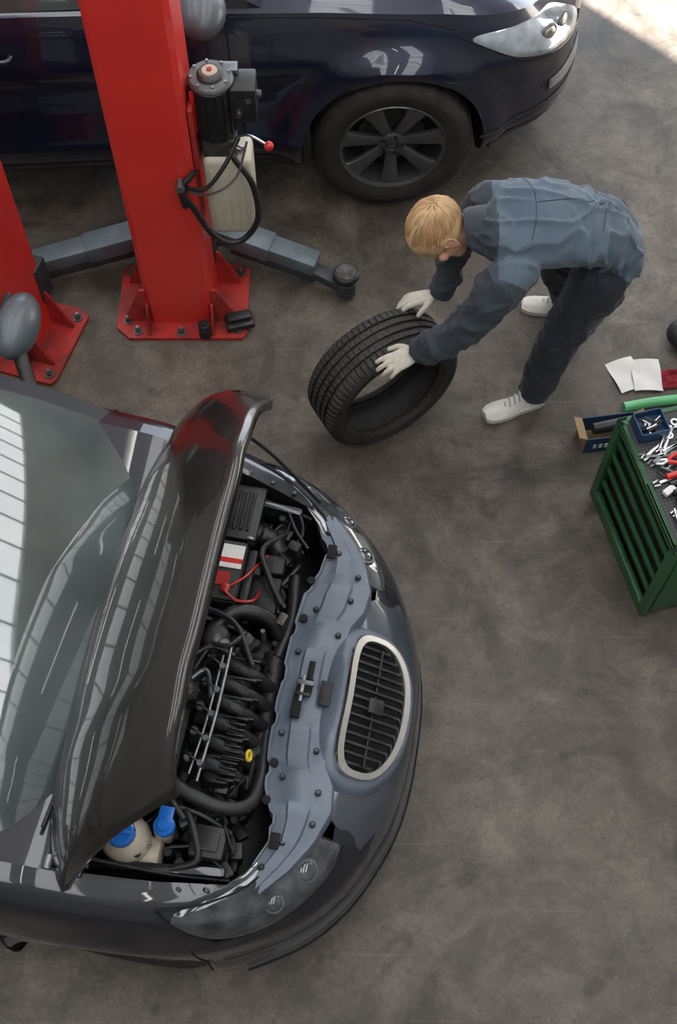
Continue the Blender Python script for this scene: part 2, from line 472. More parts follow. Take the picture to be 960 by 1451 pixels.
def wheel(g, c, R, hw, rr, side, nsp=7, sw=(.036, .062)):
    M4 = Matrix.Translation(c) @ Matrix.Rotation(radians(-90 if side > 0 else 90), 4, 'X')
    pr = [(-hw*.8, rr-.005), (-hw*.98, rr+.02), (-hw*1.04, (R+rr)/2), (-hw*.98, R-.035), (-hw*.86, R-.010), (-hw*.72, R)]
    for z in (-.45, 0, .45): pr += [(hw*z-.008, R), (hw*z-.006, R-.009), (hw*z+.006, R-.009), (hw*z+.008, R)]
    pr += [(hw*.72, R), (hw*.86, R-.010), (hw*.98, R-.035), (hw*1.04, (R+rr)/2+.01), (hw*1.05, (R+rr)/2), (hw*.98, rr+.02), (hw*.85, rr-.005)]
    g.lathe(pr, M4, M_rub, 96, mod=lambda i, j: (-.006 if (j % 3 == 0 and (pr[i][1] > R-.012)) else 0))
    g.lathe([(hw*.86, rr+.006), (hw*.92, rr-.002), (hw*.84, rr-.016), (hw*.2, rr-.03), (-hw*.8, rr-.03)], M4, M_rim, 72)
    g.lathe([(0, .001), (-.002, rr-.02)], M4, M_blk2, 48)
    g.lathe([(hw*.15, .001), (hw*.15, rr*.62), (hw*.05, rr*.63)], M4, M_eng2, 48)
    for k in range(nsp):
        A = Matrix.Rotation(2*pi*k/nsp+.2, 4, 'Z')
        r0, r1 = .035, rr-.008; T = M4 @ A
        st = [(r0, sw[0]*.75, hw*.60), (r0+(r1-r0)*.3, sw[0]*.85, hw*.70), (r0+(r1-r0)*.6, sw[0]*1.05, hw*.78), (r0+(r1-r0)*.85, sw[0]*1.35, hw*.82), (r1, sw[1], hw*.84)]
        R_ = []
        for r, w, z in st:
            R_.append([T @ V(p) for p in ((r, -w, z-.025), (r, -w, z-.006), (r, -w+.008, z), (r, w-.008, z), (r, w, z-.006), (r, w, z-.025))])
        g.rings(R_, M_rim)
    g.lathe([(hw*.5, .066), (hw*.66, .062), (hw*.72, .052), (hw*.74, .034), (hw*.62, .030), (hw*.68, .02), (hw*.68, .0005)], M4, M_rim, 32)
    for k in range(5):
        a = 2*pi*k/5; p = M4 @ V((.048*cos(a), .048*sin(a), hw*.62)); q = M4 @ V((.048*cos(a), .048*sin(a), hw*.76)); g.cyl(p, q, .009, .009, M_blk2, 10)

# ------------------------------------------------------------------ hatchback (near car)
car = empty('hatchback_car', (.27, 1.26, 0), radians(-10))
half = [(0, 0), (.004, .15), (.028, .3), (.075, .43), (.14, .56), (.23, .67), (.34, .755), (.48, .82), (.65, .862), (.85, .882), (1.2, .892), (1.8, .9), (2.6, .9), (3.3, .885), (3.8, .83), (4.03, .7), (4.13, .42), (4.16, 0)]
topH = [(0, .70), (.2, .73), (.45, .79), (.8, .885), (1.05, .965), (1.5, 1.02), (2.5, 1.05), (3.5, 1.08), (4.2, 1.04)]
prof = [(0, .10), (.04, .05), (.10, .015), (.2, .0), (.35, .0), (.45, .012), (.6, .004), (.70, .0), (.78, .012), (.88, .03), (.95, .052), (1., .09), (1.015, .12), (1.03, .15)]
fprof = [(0, .05), (.15, 0), (.4, 0), (.6, .015), (.75, .05), (.88, .09), (1., .13), (1.03, .16)]
sh = Shell(half, topH, .17, prof, fprof, [(.86, .31, .36, .52, .012), (3.4, .31, .36, .52, .012)], -.10)
qs = [0, .02, .04, .07, .10, .15, .2, .26, .3, .35, .4, .45, .5, .55, .6, .65, .7, .74, .78, .82, .86, .9, .93, .96, .985, 1., 1.008, 1.015, 1.03]
body = sh.mesh('body_shell', [M_navy, M_blk2], car, qs)
def cutter(pts=None, z0=0, z1=1, cyl=None):
    gg = G(); gg.mi(M_navy)
    if cyl: gg.cyl(cyl[0], cyl[1], cyl[2], cyl[2], M_blk2, 64)
    else: gg.prism(pts, z0, z1, M_blk2)
    return gg
bay = [(.215, .44), (.30, .56), (.45, .645), (.7, .695), (1.0, .73)]
poly = [(-s, w) for s, w in bay]+[(-s, -w) for s, w in reversed(bay)]
cut(body, cutter(poly, .33, 1.4).done('c1', car))
for s_ in (.86, 3.4):
    for sd in (1, -1):
        cut(body, cutter(cyl=((-s_, sd*.62, .31), (-s_, sd*1.1, .31), .35)).done('c2', car))
finish(body, 30)
greenhouse('cabin', car, [(.92, .985, 4.05, .80), (.97, 1.05, 4.05, .805), (1.03, 1.15, 4.02, .805), (1.12, 1.30, 3.98, .785), (1.22, 1.47, 3.92, .75), (1.32, 1.66, 3.84, .705), (1.40, 1.83, 3.76, .66), (1.45, 1.97, 3.66, .61), (1.485, 2.12, 3.5, .54), (1.505, 2.35, 3.3, .40)], .15, M_navy, [(0, .05), (.36, .41), (.74, .79), (.93, 1)], 6)
g = G()
for s_ in (.86, 3.4):
    for sd in (1, -1): wheel(g, V((-s_, sd*.745, .31)), .31, .09, .20, sd, 5)
g.done('wheels', car)
A_ = sh.a_of_s
g = G()
for sd in (1, -1):
    sh.patch(g, [(A_(.09), .82), (A_(.50), .76), (A_(.68), .99), (A_(.13), 1.022)], M_lamp, .003, .016, side=sd, nr=10, ns=56)
g.done('headlamp_lenses', car)
g = G()
for sd in (1, -1):
    for sv, q, r in ((.19, .93, .042), (.31, .91, .036)):
        p = sh.pt(A_(sv), q, sd, .012); n = (V((.45, .35*sd, .8))).normalized()
        g.cyl(p-n*.02, p+n*.006, r, r*.95, M_gray, 28, .003); g.ell(p+n*.003, (r*.75, r*.75, r*.35), M_lamp, basis(n))
    sh.line(g, [(A_(.095), .83), (A_(.50), .77), (A_(.67), .985)], .004, M_blk2, sd, .004); sh.line(g, [(A_(.67), .985), (A_(.14), 1.015)], .004, M_blk2, sd, .004)
g.done('headlamp_reflectors', car)
g = G()
for sd in (1, -1):
    sh.patch(g, [(.0005, .50), (A_(.085), .50), (A_(.085), .99), (.0005, .99)], M_navy_sky, .002, .003, side=sd, pw=.2, nr=10)  # lighter nose and bumper patches carry the painted sky reflection
    sh.patch(g, [(.0005, .20), (A_(.36), .20), (A_(.36), .48), (.0005, .48)], M_navy_sky, .001, .002, side=sd, pw=.2, nr=10)
    sh.line(g, [(A_(.58), .73), (A_(.55), .5), (A_(.54), .3)], .003, M_blk2, sd)
    sh.line(g, [(A_(1.22), .99), (A_(1.2), .6), (A_(1.2), .05)], .004, M_blk2, sd)
    sh.line(g, [(A_(2.3), .99), (A_(2.3), .6), (A_(2.3), .05)], .004, M_blk2, sd)
    sh.line(g, [(0.0, .49), (A_(.2), .49), (A_(.5), .49)], .005, M_black, sd, .002)
    sh.line(g, [(0.0, .18), (A_(.2), .18), (A_(.44), .18)], .014, M_black, sd, .004)
    p = sh.pt(A_(1.95), .74, sd, .02); g.box(p, (.18, .02, .03), M_navy, bev=.01)
g.done('bumper_trim_and_seams', car)
# slam panel
g = G()
outer = [(.40, .655), (.325, .575), (.262, .48), (.225, .38), (.235, .30), (.27, .24), (.285, .12), (.285, 0)]
inner = [(.47, .65), (.44, .575), (.405, .50), (.415, .42), (.45, .34), (.465, .2), (.47, .05), (.465, 0)]
O_ = [(-s, w) for s, w in outer]+[(-s, -w) for s, w in outer[-2::-1]]
I_ = [(-s, w) for s, w in inner]+[(-s, -w) for s, w in inner[-2::-1]]
def resamp(P, n):
    P = [V((a, b, 0)) for a, b in P]; L = [0]
    for i in range(1, len(P)): L.append(L[-1]+(P[i]-P[i-1]).length)
    out = []
    for k in range(n):
        d = L[-1]*k/(n-1); i = 0
        while i < len(L)-2 and L[i+1] < d: i += 1
        out.append(P[i].lerp(P[i+1], (d-L[i])/(L[i+1]-L[i])))
    return out
A = resamp(O_, 100); B = resamp(I_, 100); rows = []
for t, dz in ((0, -.07), (0, -.012), (.03, 0), (.30, .002), (.34, .010), (.66, .012), (.70, .004), (.93, 0), (.96, .008), (1, .008), (1, -.08)):
    rows.append([a.lerp(b, t)+V((.009*(1 if sin(a.y*38) > .6 else 0)*(1 if t > .9 else 0), 0, .775+dz-.12*max(0, abs(a.lerp(b, t).y)-.45)+(.003*math.tanh(4*sin(a.y*24)) if .31 < t < .69 else 0))) for a, b in zip(A, B)])
g.rings(rows, M_slam, cap=False, closed=False, loop=True)
g.done('slam_panel', car)
g = G()
g.box((-.385, .0, .797), (.05, .055, .014), M_blk2, bev=.003); g.box((-.400, -.065, .797), (.03, .085, .014), M_blk2, bev=.003); g.box((-.375, .05, .797), (.02, .08, .014), M_blk2, bev=.003)
g.box((-.315, -.01, .790), (.040, .085, .014), M_eng, bev=.003)
g.box((-.385, .01, .808), (.06, .018, .012), M_gray, bev=.004); g.box((-.392, -.01, .808), (.012, .09, .01), M_pipe, bev=.002); g.box((-.385, -.03, .808), (.05, .012, .014), M_black, bev=.004)
for s_, w in ((.28, .42), (.29, .33), (.31, .20), (.31, -.20), (.28, -.33), (.28, -.43), (.40, .28), (.43, .12), (.43, -.16), (.40, -.30), (.36, .5), (.36, -.5), (.41, -.58), (.41, .58)):
    z = .783-.12*max(0, abs(w)-.45)
    g.cyl((-s_, w, z-.01), (-s_, w, z+.006), .010, .010, M_eng, 14, .002); g.cyl((-s_, w, z), (-s_, w, z+.011), .006, .005, M_eng2, 6)
for w in (.38, -.38, .24, -.26): g.cyl((-.435, w, .77), (-.435, w, .791), .014, .014, M_blk2, 16)
for w in (.5, -.5): g.box((-.385, w, .787), (.03, .05, .012), M_blk2, bev=.003)
g.done('hood_latch_and_clips', car)
# grille
gc = V((-.150, -.01, .742)); ax = V((0, 1, 0)); up = V((-.88, 0, .475)).normalized(); nn = V((.475, 0, .88)).normalized()
def oval(a, b, off, n=64, e=.72):
    out = []
    for j in range(n):
        th = 2*pi*j/n; cx, sy = cos(th), sin(th)
        u = a*math.copysign(abs(cx)**e, cx); v = b*math.copysign(abs(sy)**e, sy)
        out.append(gc+ax*u+up*v+nn*off+V((-.04*(u/.25)**2, 0, -.02*(u/.25)**2)))
    return out
g = G()
g.rings([oval(.32, .19, -.14), oval(.295, .165, -.05), oval(.275, .145, -.008), oval(.262, .133, .002), oval(.245, .118, .002)], M_slam, cap=False)
g.done('grille_surround', car)
g = G(); g.rings([oval(.248, .122, -.02), oval(.248, .122, .010), oval(.242, .116, .022), oval(.222, .096, .022), oval(.215, .089, .010), oval(.215, .089, -.03)], M_chrome, cap=False); g.done('grille_chrome_frame', car)
g = G(); g.rings([oval(.219, .092, -.03), oval(.12, .06, -.03), oval(.01, .005, -.03)], M_blk2, cap=True)
for k in range(14):
    u = -.198+k*.0305; hgt = .091*(1-abs(u/.222)**2.8)**(1/2.8)
    c = gc+ax*u+nn*(-.004)+V((-.04*(u/.25)**2, 0, -.02*(u/.25)**2))
    g.box(c, (.009, .018, hgt*2), M_eng, R=Matrix((ax, nn, up)).transposed(), bev=.002)
g.box(gc+nn*-.014, (.40, .010, .008), M_black, R=Matrix((ax, nn, up)).transposed(), bev=.002)
g.box(gc+nn*.0, (.055, .022, .060), M_black, R=Matrix((ax, nn, up)).transposed(), bev=.010)
g.done('grille_slats', car)
# hood
g = G(); beta = radians(63); fw = V((cos(beta), 0, sin(beta))); on = V((-sin(beta), 0, cos(beta))); hg = V((-.99, 0, .965))
NA, NB = 48, 30; R = []
for i in range(NB+1):
    b = i/NB; row = []
    for j in range(NA+1):
        a = -1+2*j/NA; W = .785-.02*b-.17*b**2.6; Lc = .90-.20*abs(a)**2.6
        n_ = .07*(1-abs(a)**2.2)+.045*sin(pi*b)-.06*b**6-.05*abs(a)**10
        n_ += .006*math.exp(-((abs(a)-.52-.10*(1-b))/.10)**2)
        x = b*Lc-.06*(1-b)*(1-a*a)
        row.append(hg+fw*x+V((0, a*W, 0))+on*n_)
    R.append(row)
g.rings(R, M_hood, cap=False, closed=False); ho = g.done('hood', car, sharp=50)
md = ho.modifiers.new('s', 'SOLIDIFY'); md.thickness = .028; md.offset = -1
g = G()
for sd in (1, -1):
    g.box((-.97, sd*.72, .94), (.14, .03, .035), M_navy, bev=.006); g.box((-.93, sd*.70, 1.0), (.03, .012, .14), M_gray, R=Matrix.Rotation(radians(-25), 3, 'Y'), bev=.003)
    g.cyl((-1.0, sd*.73, .965), (-1.0, sd*.69, .965), .014, .014, M_pipe, 12)
g.tube([(-.46, .68, .79), (-.62, .67, 1.1), (-.73, .62, 1.33)], .006, M_black, 8)
g.done('hood_hinges_and_prop', car)
g = G(); g.box((-.985, 0, .905), (.06, 1.40, .03), M_black, bev=.01)
for k in range(40): g.box((-.985, -.62+k*.032, .921), (.04, .008, .006), M_blk2)
for y0, y1 in ((.52, -.02), (-.08, -.62)): g.tube([(-1.0, y0, .965), (-1.02, (y0+y1)/2, .965), (-1.04, y1, .985)], .007, M_black, 8)
g.done('cowl_and_wipers', car)
g = G()
for sd in (1, -1):
    g.ell((-1.60, sd*1.03, 1.09), (.075, .135, .085), M_mir, seg=28, rg=18); g.box((-1.65, sd*1.03, 1.09), (.03, .20, .12), M_black, bev=.014)
    g.tube([(-1.50, sd*.82, 1.03), (-1.55, sd*.90, 1.04), (-1.6, sd*.99, 1.07)], .026, M_black, 10)
g.done('door_mirrors', car)
# engine bay
g = G()
g.box((-.68, -.10, .57), (.36, .56, .28), M_eng, bev=.03); g.box((-.80, -.10, .72), (.14, .50, .10), M_eng, bev=.03)
g.box((-.60, -.16, .775), (.10, .42, .10), M_black, bev=.03)
for k in range(6):
    y = -.32+k*.066
    g.tube([(-.70, y+.02, .80), (-.64, y+.01, .838), (-.56, y-.01, .825), (-.50, y-.015, .74)], .022, M_eng, 12)
    g.box((-.60, y+.03, .845), (.13, .008, .012), M_black, bev=.003); g.box((-.545, y-.03, .83), (.05, .006, .03), M_black, bev=.002)
for k in range(12): g.box((-.565, -.36+k*.018, .855-.0), (.055, .006, .02), M_black, bev=.002)
g.tube([(-.50, -.38, .70), (-.50, -.1, .71), (-.51, .12, .72)], .038, M_eng, 16)
g.tube([(-.635, .06, .885), (-.635, -.16, .885), (-.65, -.38, .865)], .006, M_pipe, 8); g.tube([(-.655, .03, .88), (-.66, -.2, .885), (-.68, -.36, .86)], .0045, M_pipe, 8)
for k in range(5):
    g.cyl((-.648, -.33+k*.08, .85), (-.648, -.33+k*.08, .897), .012, .010, M_gray, 12); g.tube([(-.648, -.33+k*.08, .89), (-.69, -.31+k*.08, .895), (-.72, -.29+k*.07, .85)], .004, M_black, 6)
    g.cyl((-.70, -.30+k*.085, .76), (-.70, -.30+k*.085, .83), .018, .016, M_eng2, 14, .003)
g.cyl((-.74, -.10, .80), (-.74, -.10, .875), .036, .034, M_black, 24, .004); g.cyl((-.74, -.10, .875), (-.74, -.10, .885), .02, .02, M_eng2, 20)
for k in range(8):
    a = k*pi/4; g.box((-.74+.034*cos(a), -.10+.034*sin(a), .865), (.01, .008, .03), M_black, rz=a)
g.ell((-.70, .10, .83), (.045, .055, .045), M_eng2); g.tube([(-.72, .12, .84), (-.66, .2, .84), (-.56, .22, .80), (-.50, .18, .72)], .024, M_black, 14)
g.cyl((-.60, .10, .82), (-.60, .10, .875), .03, .025, M_eng2, 18, .004); g.cyl((-.66, .07, .84), (-.66, .07, .885), .020, .018, M_pipe, 16, .003)
g.tube([(-.74, -.02, .86), (-.70, .05, .89), (-.64, .06, .90), (-.60, .12, .88)], .008, M_black, 8)
g.done('engine_and_intake', car)
g = G(); ox = -.775
g.box((ox, .575, .75), (.24, .19, .18), M_black, bev=.02)
for k in range(9): g.box((ox+.095-k*.024, .575, .845), (.008, .15, .016), M_black, bev=.003)
g.box((ox, .575, .83), (.26, .21, .02), M_black, bev=.006)
for dx in (-.11, 0, .11): g.box((ox+dx, .476, .82), (.025, .01, .05), M_pipe, bev=.003)
g.tube([(ox+.11, .54, .76), (-.60, .52, .75), (-.54, .45, .72)], .035, M_black, 14, rib=.12)
g.done('air_filter_box', car)
g = G(); bxx = -.755
g.box((bxx, .345, .715), (.185, .225, .23), M_black, bev=.012); g.box((bxx, .345, .838), (.178, .218, .02), M_eng, bev=.006)
g.box((bxx+.010, .412, .851), (.15, .050, .003), M_white); g.box((bxx+.010, .378, .852), (.15, .018, .003), M_redp); g.box((bxx+.010, .360, .851), (.15, .018, .003), M_white); g.box((bxx-.01, .310, .851), (.13, .05, .003), M_redk)
g.box((bxx+.050, .272, .860), (.032, .032, .022), M_redk, bev=.008); g.cyl((bxx-.065, .27, .84), (bxx-.065, .27, .87), .012, .010, M_steel, 12); g.box((bxx-.065, .27, .868), (.03, .05, .014), M_gray, bev=.003)
g.tube([(bxx+.05, .26, .865), (-.66, .23, .87), (-.61, .26, .82), (-.60, .34, .75)], .005, M_redk, 8); g.tube([(bxx+.06, .28, .86), (-.65, .32, .86), (-.625, .40, .80), (-.60, .45, .78)], .0035, M_redp, 8)
g.tube([(bxx-.065, .26, .87), (-.80, .18, .86), (-.74, .17, .82), (-.62, .16, .78)], .009, M_black, 8)
g.box((-.645, .345, .80), (.03, .2, .04), M_eng, bev=.006)
g.box((-.585, .30, .74), (.10, .16, .06), M_eng, bev=.01); g.box((-.575, .42, .76), (.08, .07, .05), M_eng, bev=.01)
g.done('car_battery', car)
g = G()
g.ell((-.83, -.575, .80), (.078, .074, .075), M_cream, seg=28, rg=18); g.cyl((-.835, -.575, .862), (-.835, -.575, .900), .044, .042, M_blue, 28, .006); g.box((-.835, -.575, .905), (.07, .012, .012), M_blue, bev=.003)
for k in range(16): a = 2*pi*k/16; g.box((-.835+.043*cos(a), -.575+.043*sin(a), .882), (.004, .006, .028), M_blue, rz=a)
g.box((-.80, -.60, .73), (.16, .12, .10), M_cream, bev=.03)
g.box((-.725, -.53, .78), (.05, .05, .12), M_cream, bev=.015)
g.cyl((-.715, -.53, .85), (-.715, -.53, .878), .034, .032, M_blue, 24, .004); g.box((-.715, -.498, .874), (.046, .05, .012), M_blue, bev=.004); g.cyl((-.715, -.53, .877), (-.715, -.53, .888), .022, .020, M_blue, 20, .003)
g.box((-.80, .13, .86), (.07, .05, .03), M_blue, bev=.01)
g.box((-.58, -.545, .78), (.11, .10, .10), M_black, bev=.012); g.box((-.58, -.545, .835), (.07, .06, .014), M_black, bev=.004)
g.cyl((-.51, -.27, .70), (-.51, -.27, .83), .005, .005, M_gray, 8)
M4 = Matrix.Translation((-.51, -.27, .85)) @ Matrix.Rotation(radians(70), 4, 'Y')
g.lathe([(0.005*sin(t*pi/4), .015+.005*cos(t*pi/4)) for t in range(8)], M4, M_yel, 24, loop=True)
g.cyl((-.51, -.27, .82), (-.51, -.27, .835), .010, .010, M_yel, 12)
g.done('reservoirs_and_caps', car)
g = G()
H_ = [([(-.88, -.20, .84), (-.78, -.36, .86), (-.62, -.43, .84), (-.50, -.42, .80), (-.47, -.33, .76), (-.485, -.15, .72)], .024, M_black),
      ([(-.50, .42, .70), (-.48, .25, .72), (-.50, .1, .74)], .024, M_black),
      ([(-.86, -.48, .84), (-.76, -.42, .87), (-.66, -.50, .86)], .010, M_black), ([(-.88, -.45, .83), (-.74, -.46, .85), (-.62, -.47, .83), (-.52, -.50, .78)], .008, M_black),
      ([(-.78, .20, .85), (-.64, .14, .89), (-.56, .02, .86)], .010, M_black), ([(-.84, .10, .83), (-.78, 0, .88), (-.70, .05, .89), (-.62, .04, .87)], .009, M_black),
      ([(-.47, .5, .78), (-.52, .55, .80), (-.56, .62, .80)], .006, M_black), ([(-.92, .3, .82), (-.86, .1, .84), (-.88, -.1, .84), (-.9, -.4, .82)], .012, M_black),
      ([(-.95, .665, .86), (-.8, .675, .81), (-.6, .655, .77), (-.48, .63, .75)], .007, M_eng), ([(-.95, -.66, .85), (-.7, -.655, .80), (-.5, -.635, .76)], .007, M_eng),
      ([(-.70, -.44, .82), (-.64, -.50, .85), (-.60, -.60, .82), (-.68, -.64, .80)], .012, M_black), ([(-.90, -.35, .83), (-.84, -.42, .87), (-.78, -.50, .86)], .014, M_black),
      ([(-.56, .55, .76), (-.62, .46, .80), (-.58, .36, .82), (-.52, .28, .78)], .012, M_black)]
for p, r, m in H_: g.tube(p, r, m, 12)
for k in range(70):
    x = random.uniform(-.93, -.52); y = random.uniform(-.62, .60); z = random.uniform(.66, .84)
    p = [V((x, y, z))]
    for q in range(3): p.append(p[-1]+V((random.uniform(-.09, .09), random.uniform(-.10, .10), random.uniform(-.05, .05))))
    for q in p: q.x = max(-.96, min(-.50, q.x)); q.y = max(-.62, min(.62, q.y)); q.z = min(.84, q.z)
    g.tube(p, random.choice([.003, .004, .006, .009, .012]), random.choice([M_black, M_black, M_eng, M_eng, M_gray]), 8)
g.done('hoses_and_wiring', car)
g = G()
for k in range(340):
    x = random.uniform(-.95, -.50); y = random.uniform(-.62, .62); z = random.uniform(.50, .785)
    m = random.choice([M_eng, M_eng, M_black, M_eng2, M_black, M_gray, M_eng])
    if random.random() < .6: g.box((x, y, z), (random.uniform(.012, .06), random.uniform(.012, .06), random.uniform(.02, .10)), m, rz=random.choice([0, .2, -.3, .7]), bev=.004)
    else: r = random.uniform(.006, .022); g.cyl((x, y, z-.06), (x, y, z+.02), r, r*.9, m, 14, .002)
g.box((-.7, 0, .40), (.55, 1.28, .12), M_eng, bev=.02)
for sd in (1, -1):
    for k in range(6):
        s_ = .55+k*.08; w = tab(bay, s_)+.02; z = tab(topH, s_)
        g.cyl((-s_, sd*w, z-.01), (-s_, sd*w, z+.012), .008, .007, M_eng2, 6)
    g.box((-.74, sd*.645, .74), (.46, .03, .14), M_navy, rz=-sd*.10, bev=.01)
    g.cyl((-.90, sd*.56, .70), (-.90, sd*.56, .80), .055, .05, M_eng, 24, .006)
g.done('engine_bay_components', car)

# ------------------------------------------------------------------ SUV
suv = empty('suv_car', (1.19, 5.13, 0), radians(3.5))
half = [(0, 0), (.012, .2), (.045, .4), (.10, .57), (.19, .72), (.32, .83), (.5, .90), (.75, .935), (1.1, .95), (1.6, .955), (2.4, .955), (3.4, .955), (4.2, .94), (4.7, .88), (4.92, .7), (5.0, .4), (5.02, 0)]
topS = [(0, .80), (.15, .86), (.4, .94), (.8, 1.02), (1.3, 1.07), (2, 1.10), (3.5, 1.13), (5.02, 1.12)]
prS = [(0, .10), (.03, .06), (.08, .035), (.14, .02), (.18, .008), (.3, .02), (.45, .028), (.6, .016), (.70, -.002), (.74, -.004), (.80, .012), (.86, .03), (.92, .045), (1., .075), (1.015, .12), (1.03, .2)]
fpS = [(0, .10), (.1, .03), (.25, 0), (.45, 0), (.6, .02), (.75, .05), (.88, .09), (1., .15), (1.03, .2)]
ss = Shell(half, topS, .26, prS, fpS, [(1.0, .375, .45, .58, .055), (4.0, .375, .45, .58, .055)], .05, 150)
bodyS = ss.mesh('body_shell', [M_suv, M_blk2], suv, qs)
for s_ in (1.0, 4.0):
    for sd in (1, -1):
        gg = G(); gg.mi(M_suv); gg.cyl((-s_, sd*.62, .375), (-s_, sd*1.2, .375), .425, .425, M_blk2, 72); cut(bodyS, gg.done('c3', suv))
finish(bodyS, 30)
greenhouse('cabin', suv, [(1.05, 1.30, 4.95, .86), (1.12, 1.42, 4.92, .85), (1.22, 1.58, 4.86, .82), (1.34, 1.78, 4.78, .785), (1.46, 1.98, 4.68, .745), (1.56, 2.17, 4.6, .70), (1.62, 2.35, 4.5, .65), (1.67, 2.6, 4.35, .55), (1.70, 2.9, 4.1, .4)], .2, M_suv, [(0, .06), (.34, .38), (.66, .70), (.94, 1)], 5)
g = G()
for s_ in (1.0, 4.0):
    for sd in (1, -1): wheel(g, V((-s_, sd*.855, .375)), .375, .125, .25, sd, 7, (.032, .066))
g.done('wheels', suv)
A_ = ss.a_of_s
g = G()
for sd in (1, -1):
    ss.patch(g, [(A_(.05), .74), (A_(.42), .74), (A_(.74), .90), (A_(.14), .975)], M_lampb, .004, .016, side=sd, nr=10, ns=56)
    for sv, q in ((.16, .85), (.27, .85)):
        p = ss.pt(A_(sv), q, sd, .018); n = (ss.pt(A_(sv), q, sd, .1)-ss.pt(A_(sv), q, sd, 0)).normalized()
        g.cyl(p-n*.01, p+n*.003, .052, .05, M_gray, 28, .003); g.ell(p, (.042, .042, .014), M_chrome, basis(n))
    ss.line(g, [(A_(.06), .745), (A_(.42), .745), (A_(.73), .90)], .004, M_blk2, sd, .004)
g.done('headlamp_lenses', suv)
g = G()
for sd in (1, -1):
    ss.line(g, [(A_(1.72), .99), (A_(1.70), .5), (A_(1.66), .16)], .005, M_blk2, sd); ss.line(g, [(A_(2.95), .99), (A_(2.95), .16)], .005, M_blk2, sd)
    ss.line(g, [(A_(1.52), .15), (A_(2.4), .15), (A_(3.5), .15)], .006, M_black, sd)
    ss.line(g, [(A_(1.45), .06), (A_(2.4), .06), (A_(3.55), .06)], .03, M_black, sd, -.015)
    ss.line(g, [(A_(.03), .30), (A_(.25), .28), (A_(.6), .22)], .006, M_black, sd, .002)
    ss.line(g, [(0, .16), (A_(.1), .15), (A_(.55), .10)], .012, M_black, sd, .002)
    ss.line(g, [(A_(.74), .93), (A_(.95), .975), (A_(1.7), .985)], .004, M_blk2, sd)
    ss.patch(g, [(A_(.05), .34), (A_(.26), .36), (A_(.30), .46), (A_(.05), .56)], M_black, .002, .002, side=sd, pw=.4)
    for k in range(5): ss.line(g, [(A_(.06), .38+k*.035), (A_(.25), .39+k*.017)], .004, M_gray, sd, .006)
    for sv in (2.72, 3.9):
        p = ss.pt(A_(sv), .83, sd, .012); g.tube([p+V((.10, 0, 0)), p+V((.07, sd*.03, 0)), p+V((-.07, sd*.03, 0)), p+V((-.10, 0, 0))], .012, M_suv, 10)
        g.ell(p, (.05, .012, .03), M_blk2)
    g.ell((-1.80, sd*1.07, 1.26), (.10, .14, .085), M_mir, seg=28, rg=18); g.tube([(-1.76, sd*.84, 1.12), (-1.78, sd*.95, 1.15), (-1.80, sd*1.02, 1.22)], .03, M_black, 10)
ss.patch(g, [(-A_(.03), .35), (A_(.03), .35), (A_(.035), .9), (-A_(.035), .9)], M_black, .004, .004, pw=.4)
g.done('trim_seams_and_mirrors', suv)

# ------------------------------------------------------------------ lift posts
def post(name, loc, rz):
    e = empty(name, loc, rz); g = G()
    W, D, Hh = .305, .26, 2.75
    t = .012; c = .022
    prof_ = [(-W/2+c, -D/2), (W/2-c, -D/2), (W/2, -D/2+c), (W/2, D/2), (W/2-.06, D/2), (W/2-.06, D/2-t), (W/2-t, D/2-t), (W/2-t, -D/2+c), (W/2-c, -D/2+t), (-W/2+c, -D/2+t), (-W/2+t, -D/2+c), (-W/2+t, D/2-t), (-W/2+.06, D/2-t), (-W/2+.06, D/2), (-W/2, D/2), (-W/2, -D/2+c)]
    g.prism(prof_, .02, Hh, M_red); g.box((0, 0, Hh), (W+.02, D+.02, .02), M_red, bev=.004)
    g.done('column', e)
    g = G(); bx, by, ch = .30, .215, .06
    g.prism([(-bx+ch, -by), (bx-.02, -by+.0), (bx, -by+.03), (bx, by-.03), (bx-ch, by), (-bx+.02, by), (-bx, by-.03), (-bx, -by+ch)], 0, .02, M_redd)
    for sx in (-1, 1):
        for y0 in (-D/2+.01, D/2-.03):
            P = [(W/2-.005, .02), (W/2+.11, .02), (W/2+.11, .035), (W/2+.02, .24), (W/2-.005, .24)]
            g.rings([[V((sx*a, y0+dy, z)) for a, z in P] for dy in (0, .012)], M_redd)
    for x0 in (-W/2+.0, W/2-.012):
        P = [(-D/2+.005, .02), (-D/2-.075, .02), (-D/2-.075, .03), (-D/2-.01, .16), (-D/2+.005, .16)]
        g.rings([[V((x0+dx, a, z)) for a, z in P] for dx in (0, .012)], M_redd)
    for x, y in ((-.25, -.12), (-.25, .16), (.26, -.17), (.26, .16), (0, -.185), (-.2, -.18)):
        g.cyl((x, y, .02), (x, y, .028), .022, .022, M_gray, 20); g.cyl((x, y, .028), (x, y, .045), .014, .014, M_eng2, 6); g.cyl((x, y, .045), (x, y, .06), .008, .008, M_pipe, 10)
    g.done('base_plate', e)
    g = G(); g.box((0, .05, .55), (W-.035, D-.1, .8), M_armd, bev=.01); g.box((0, D/2+.01, .28), (W+.02, .10, .22), M_armd, bev=.012); g.done('carriage', e)
    return e
lp = post('car_lift_post', (-.72, 3.50, 0), 0)
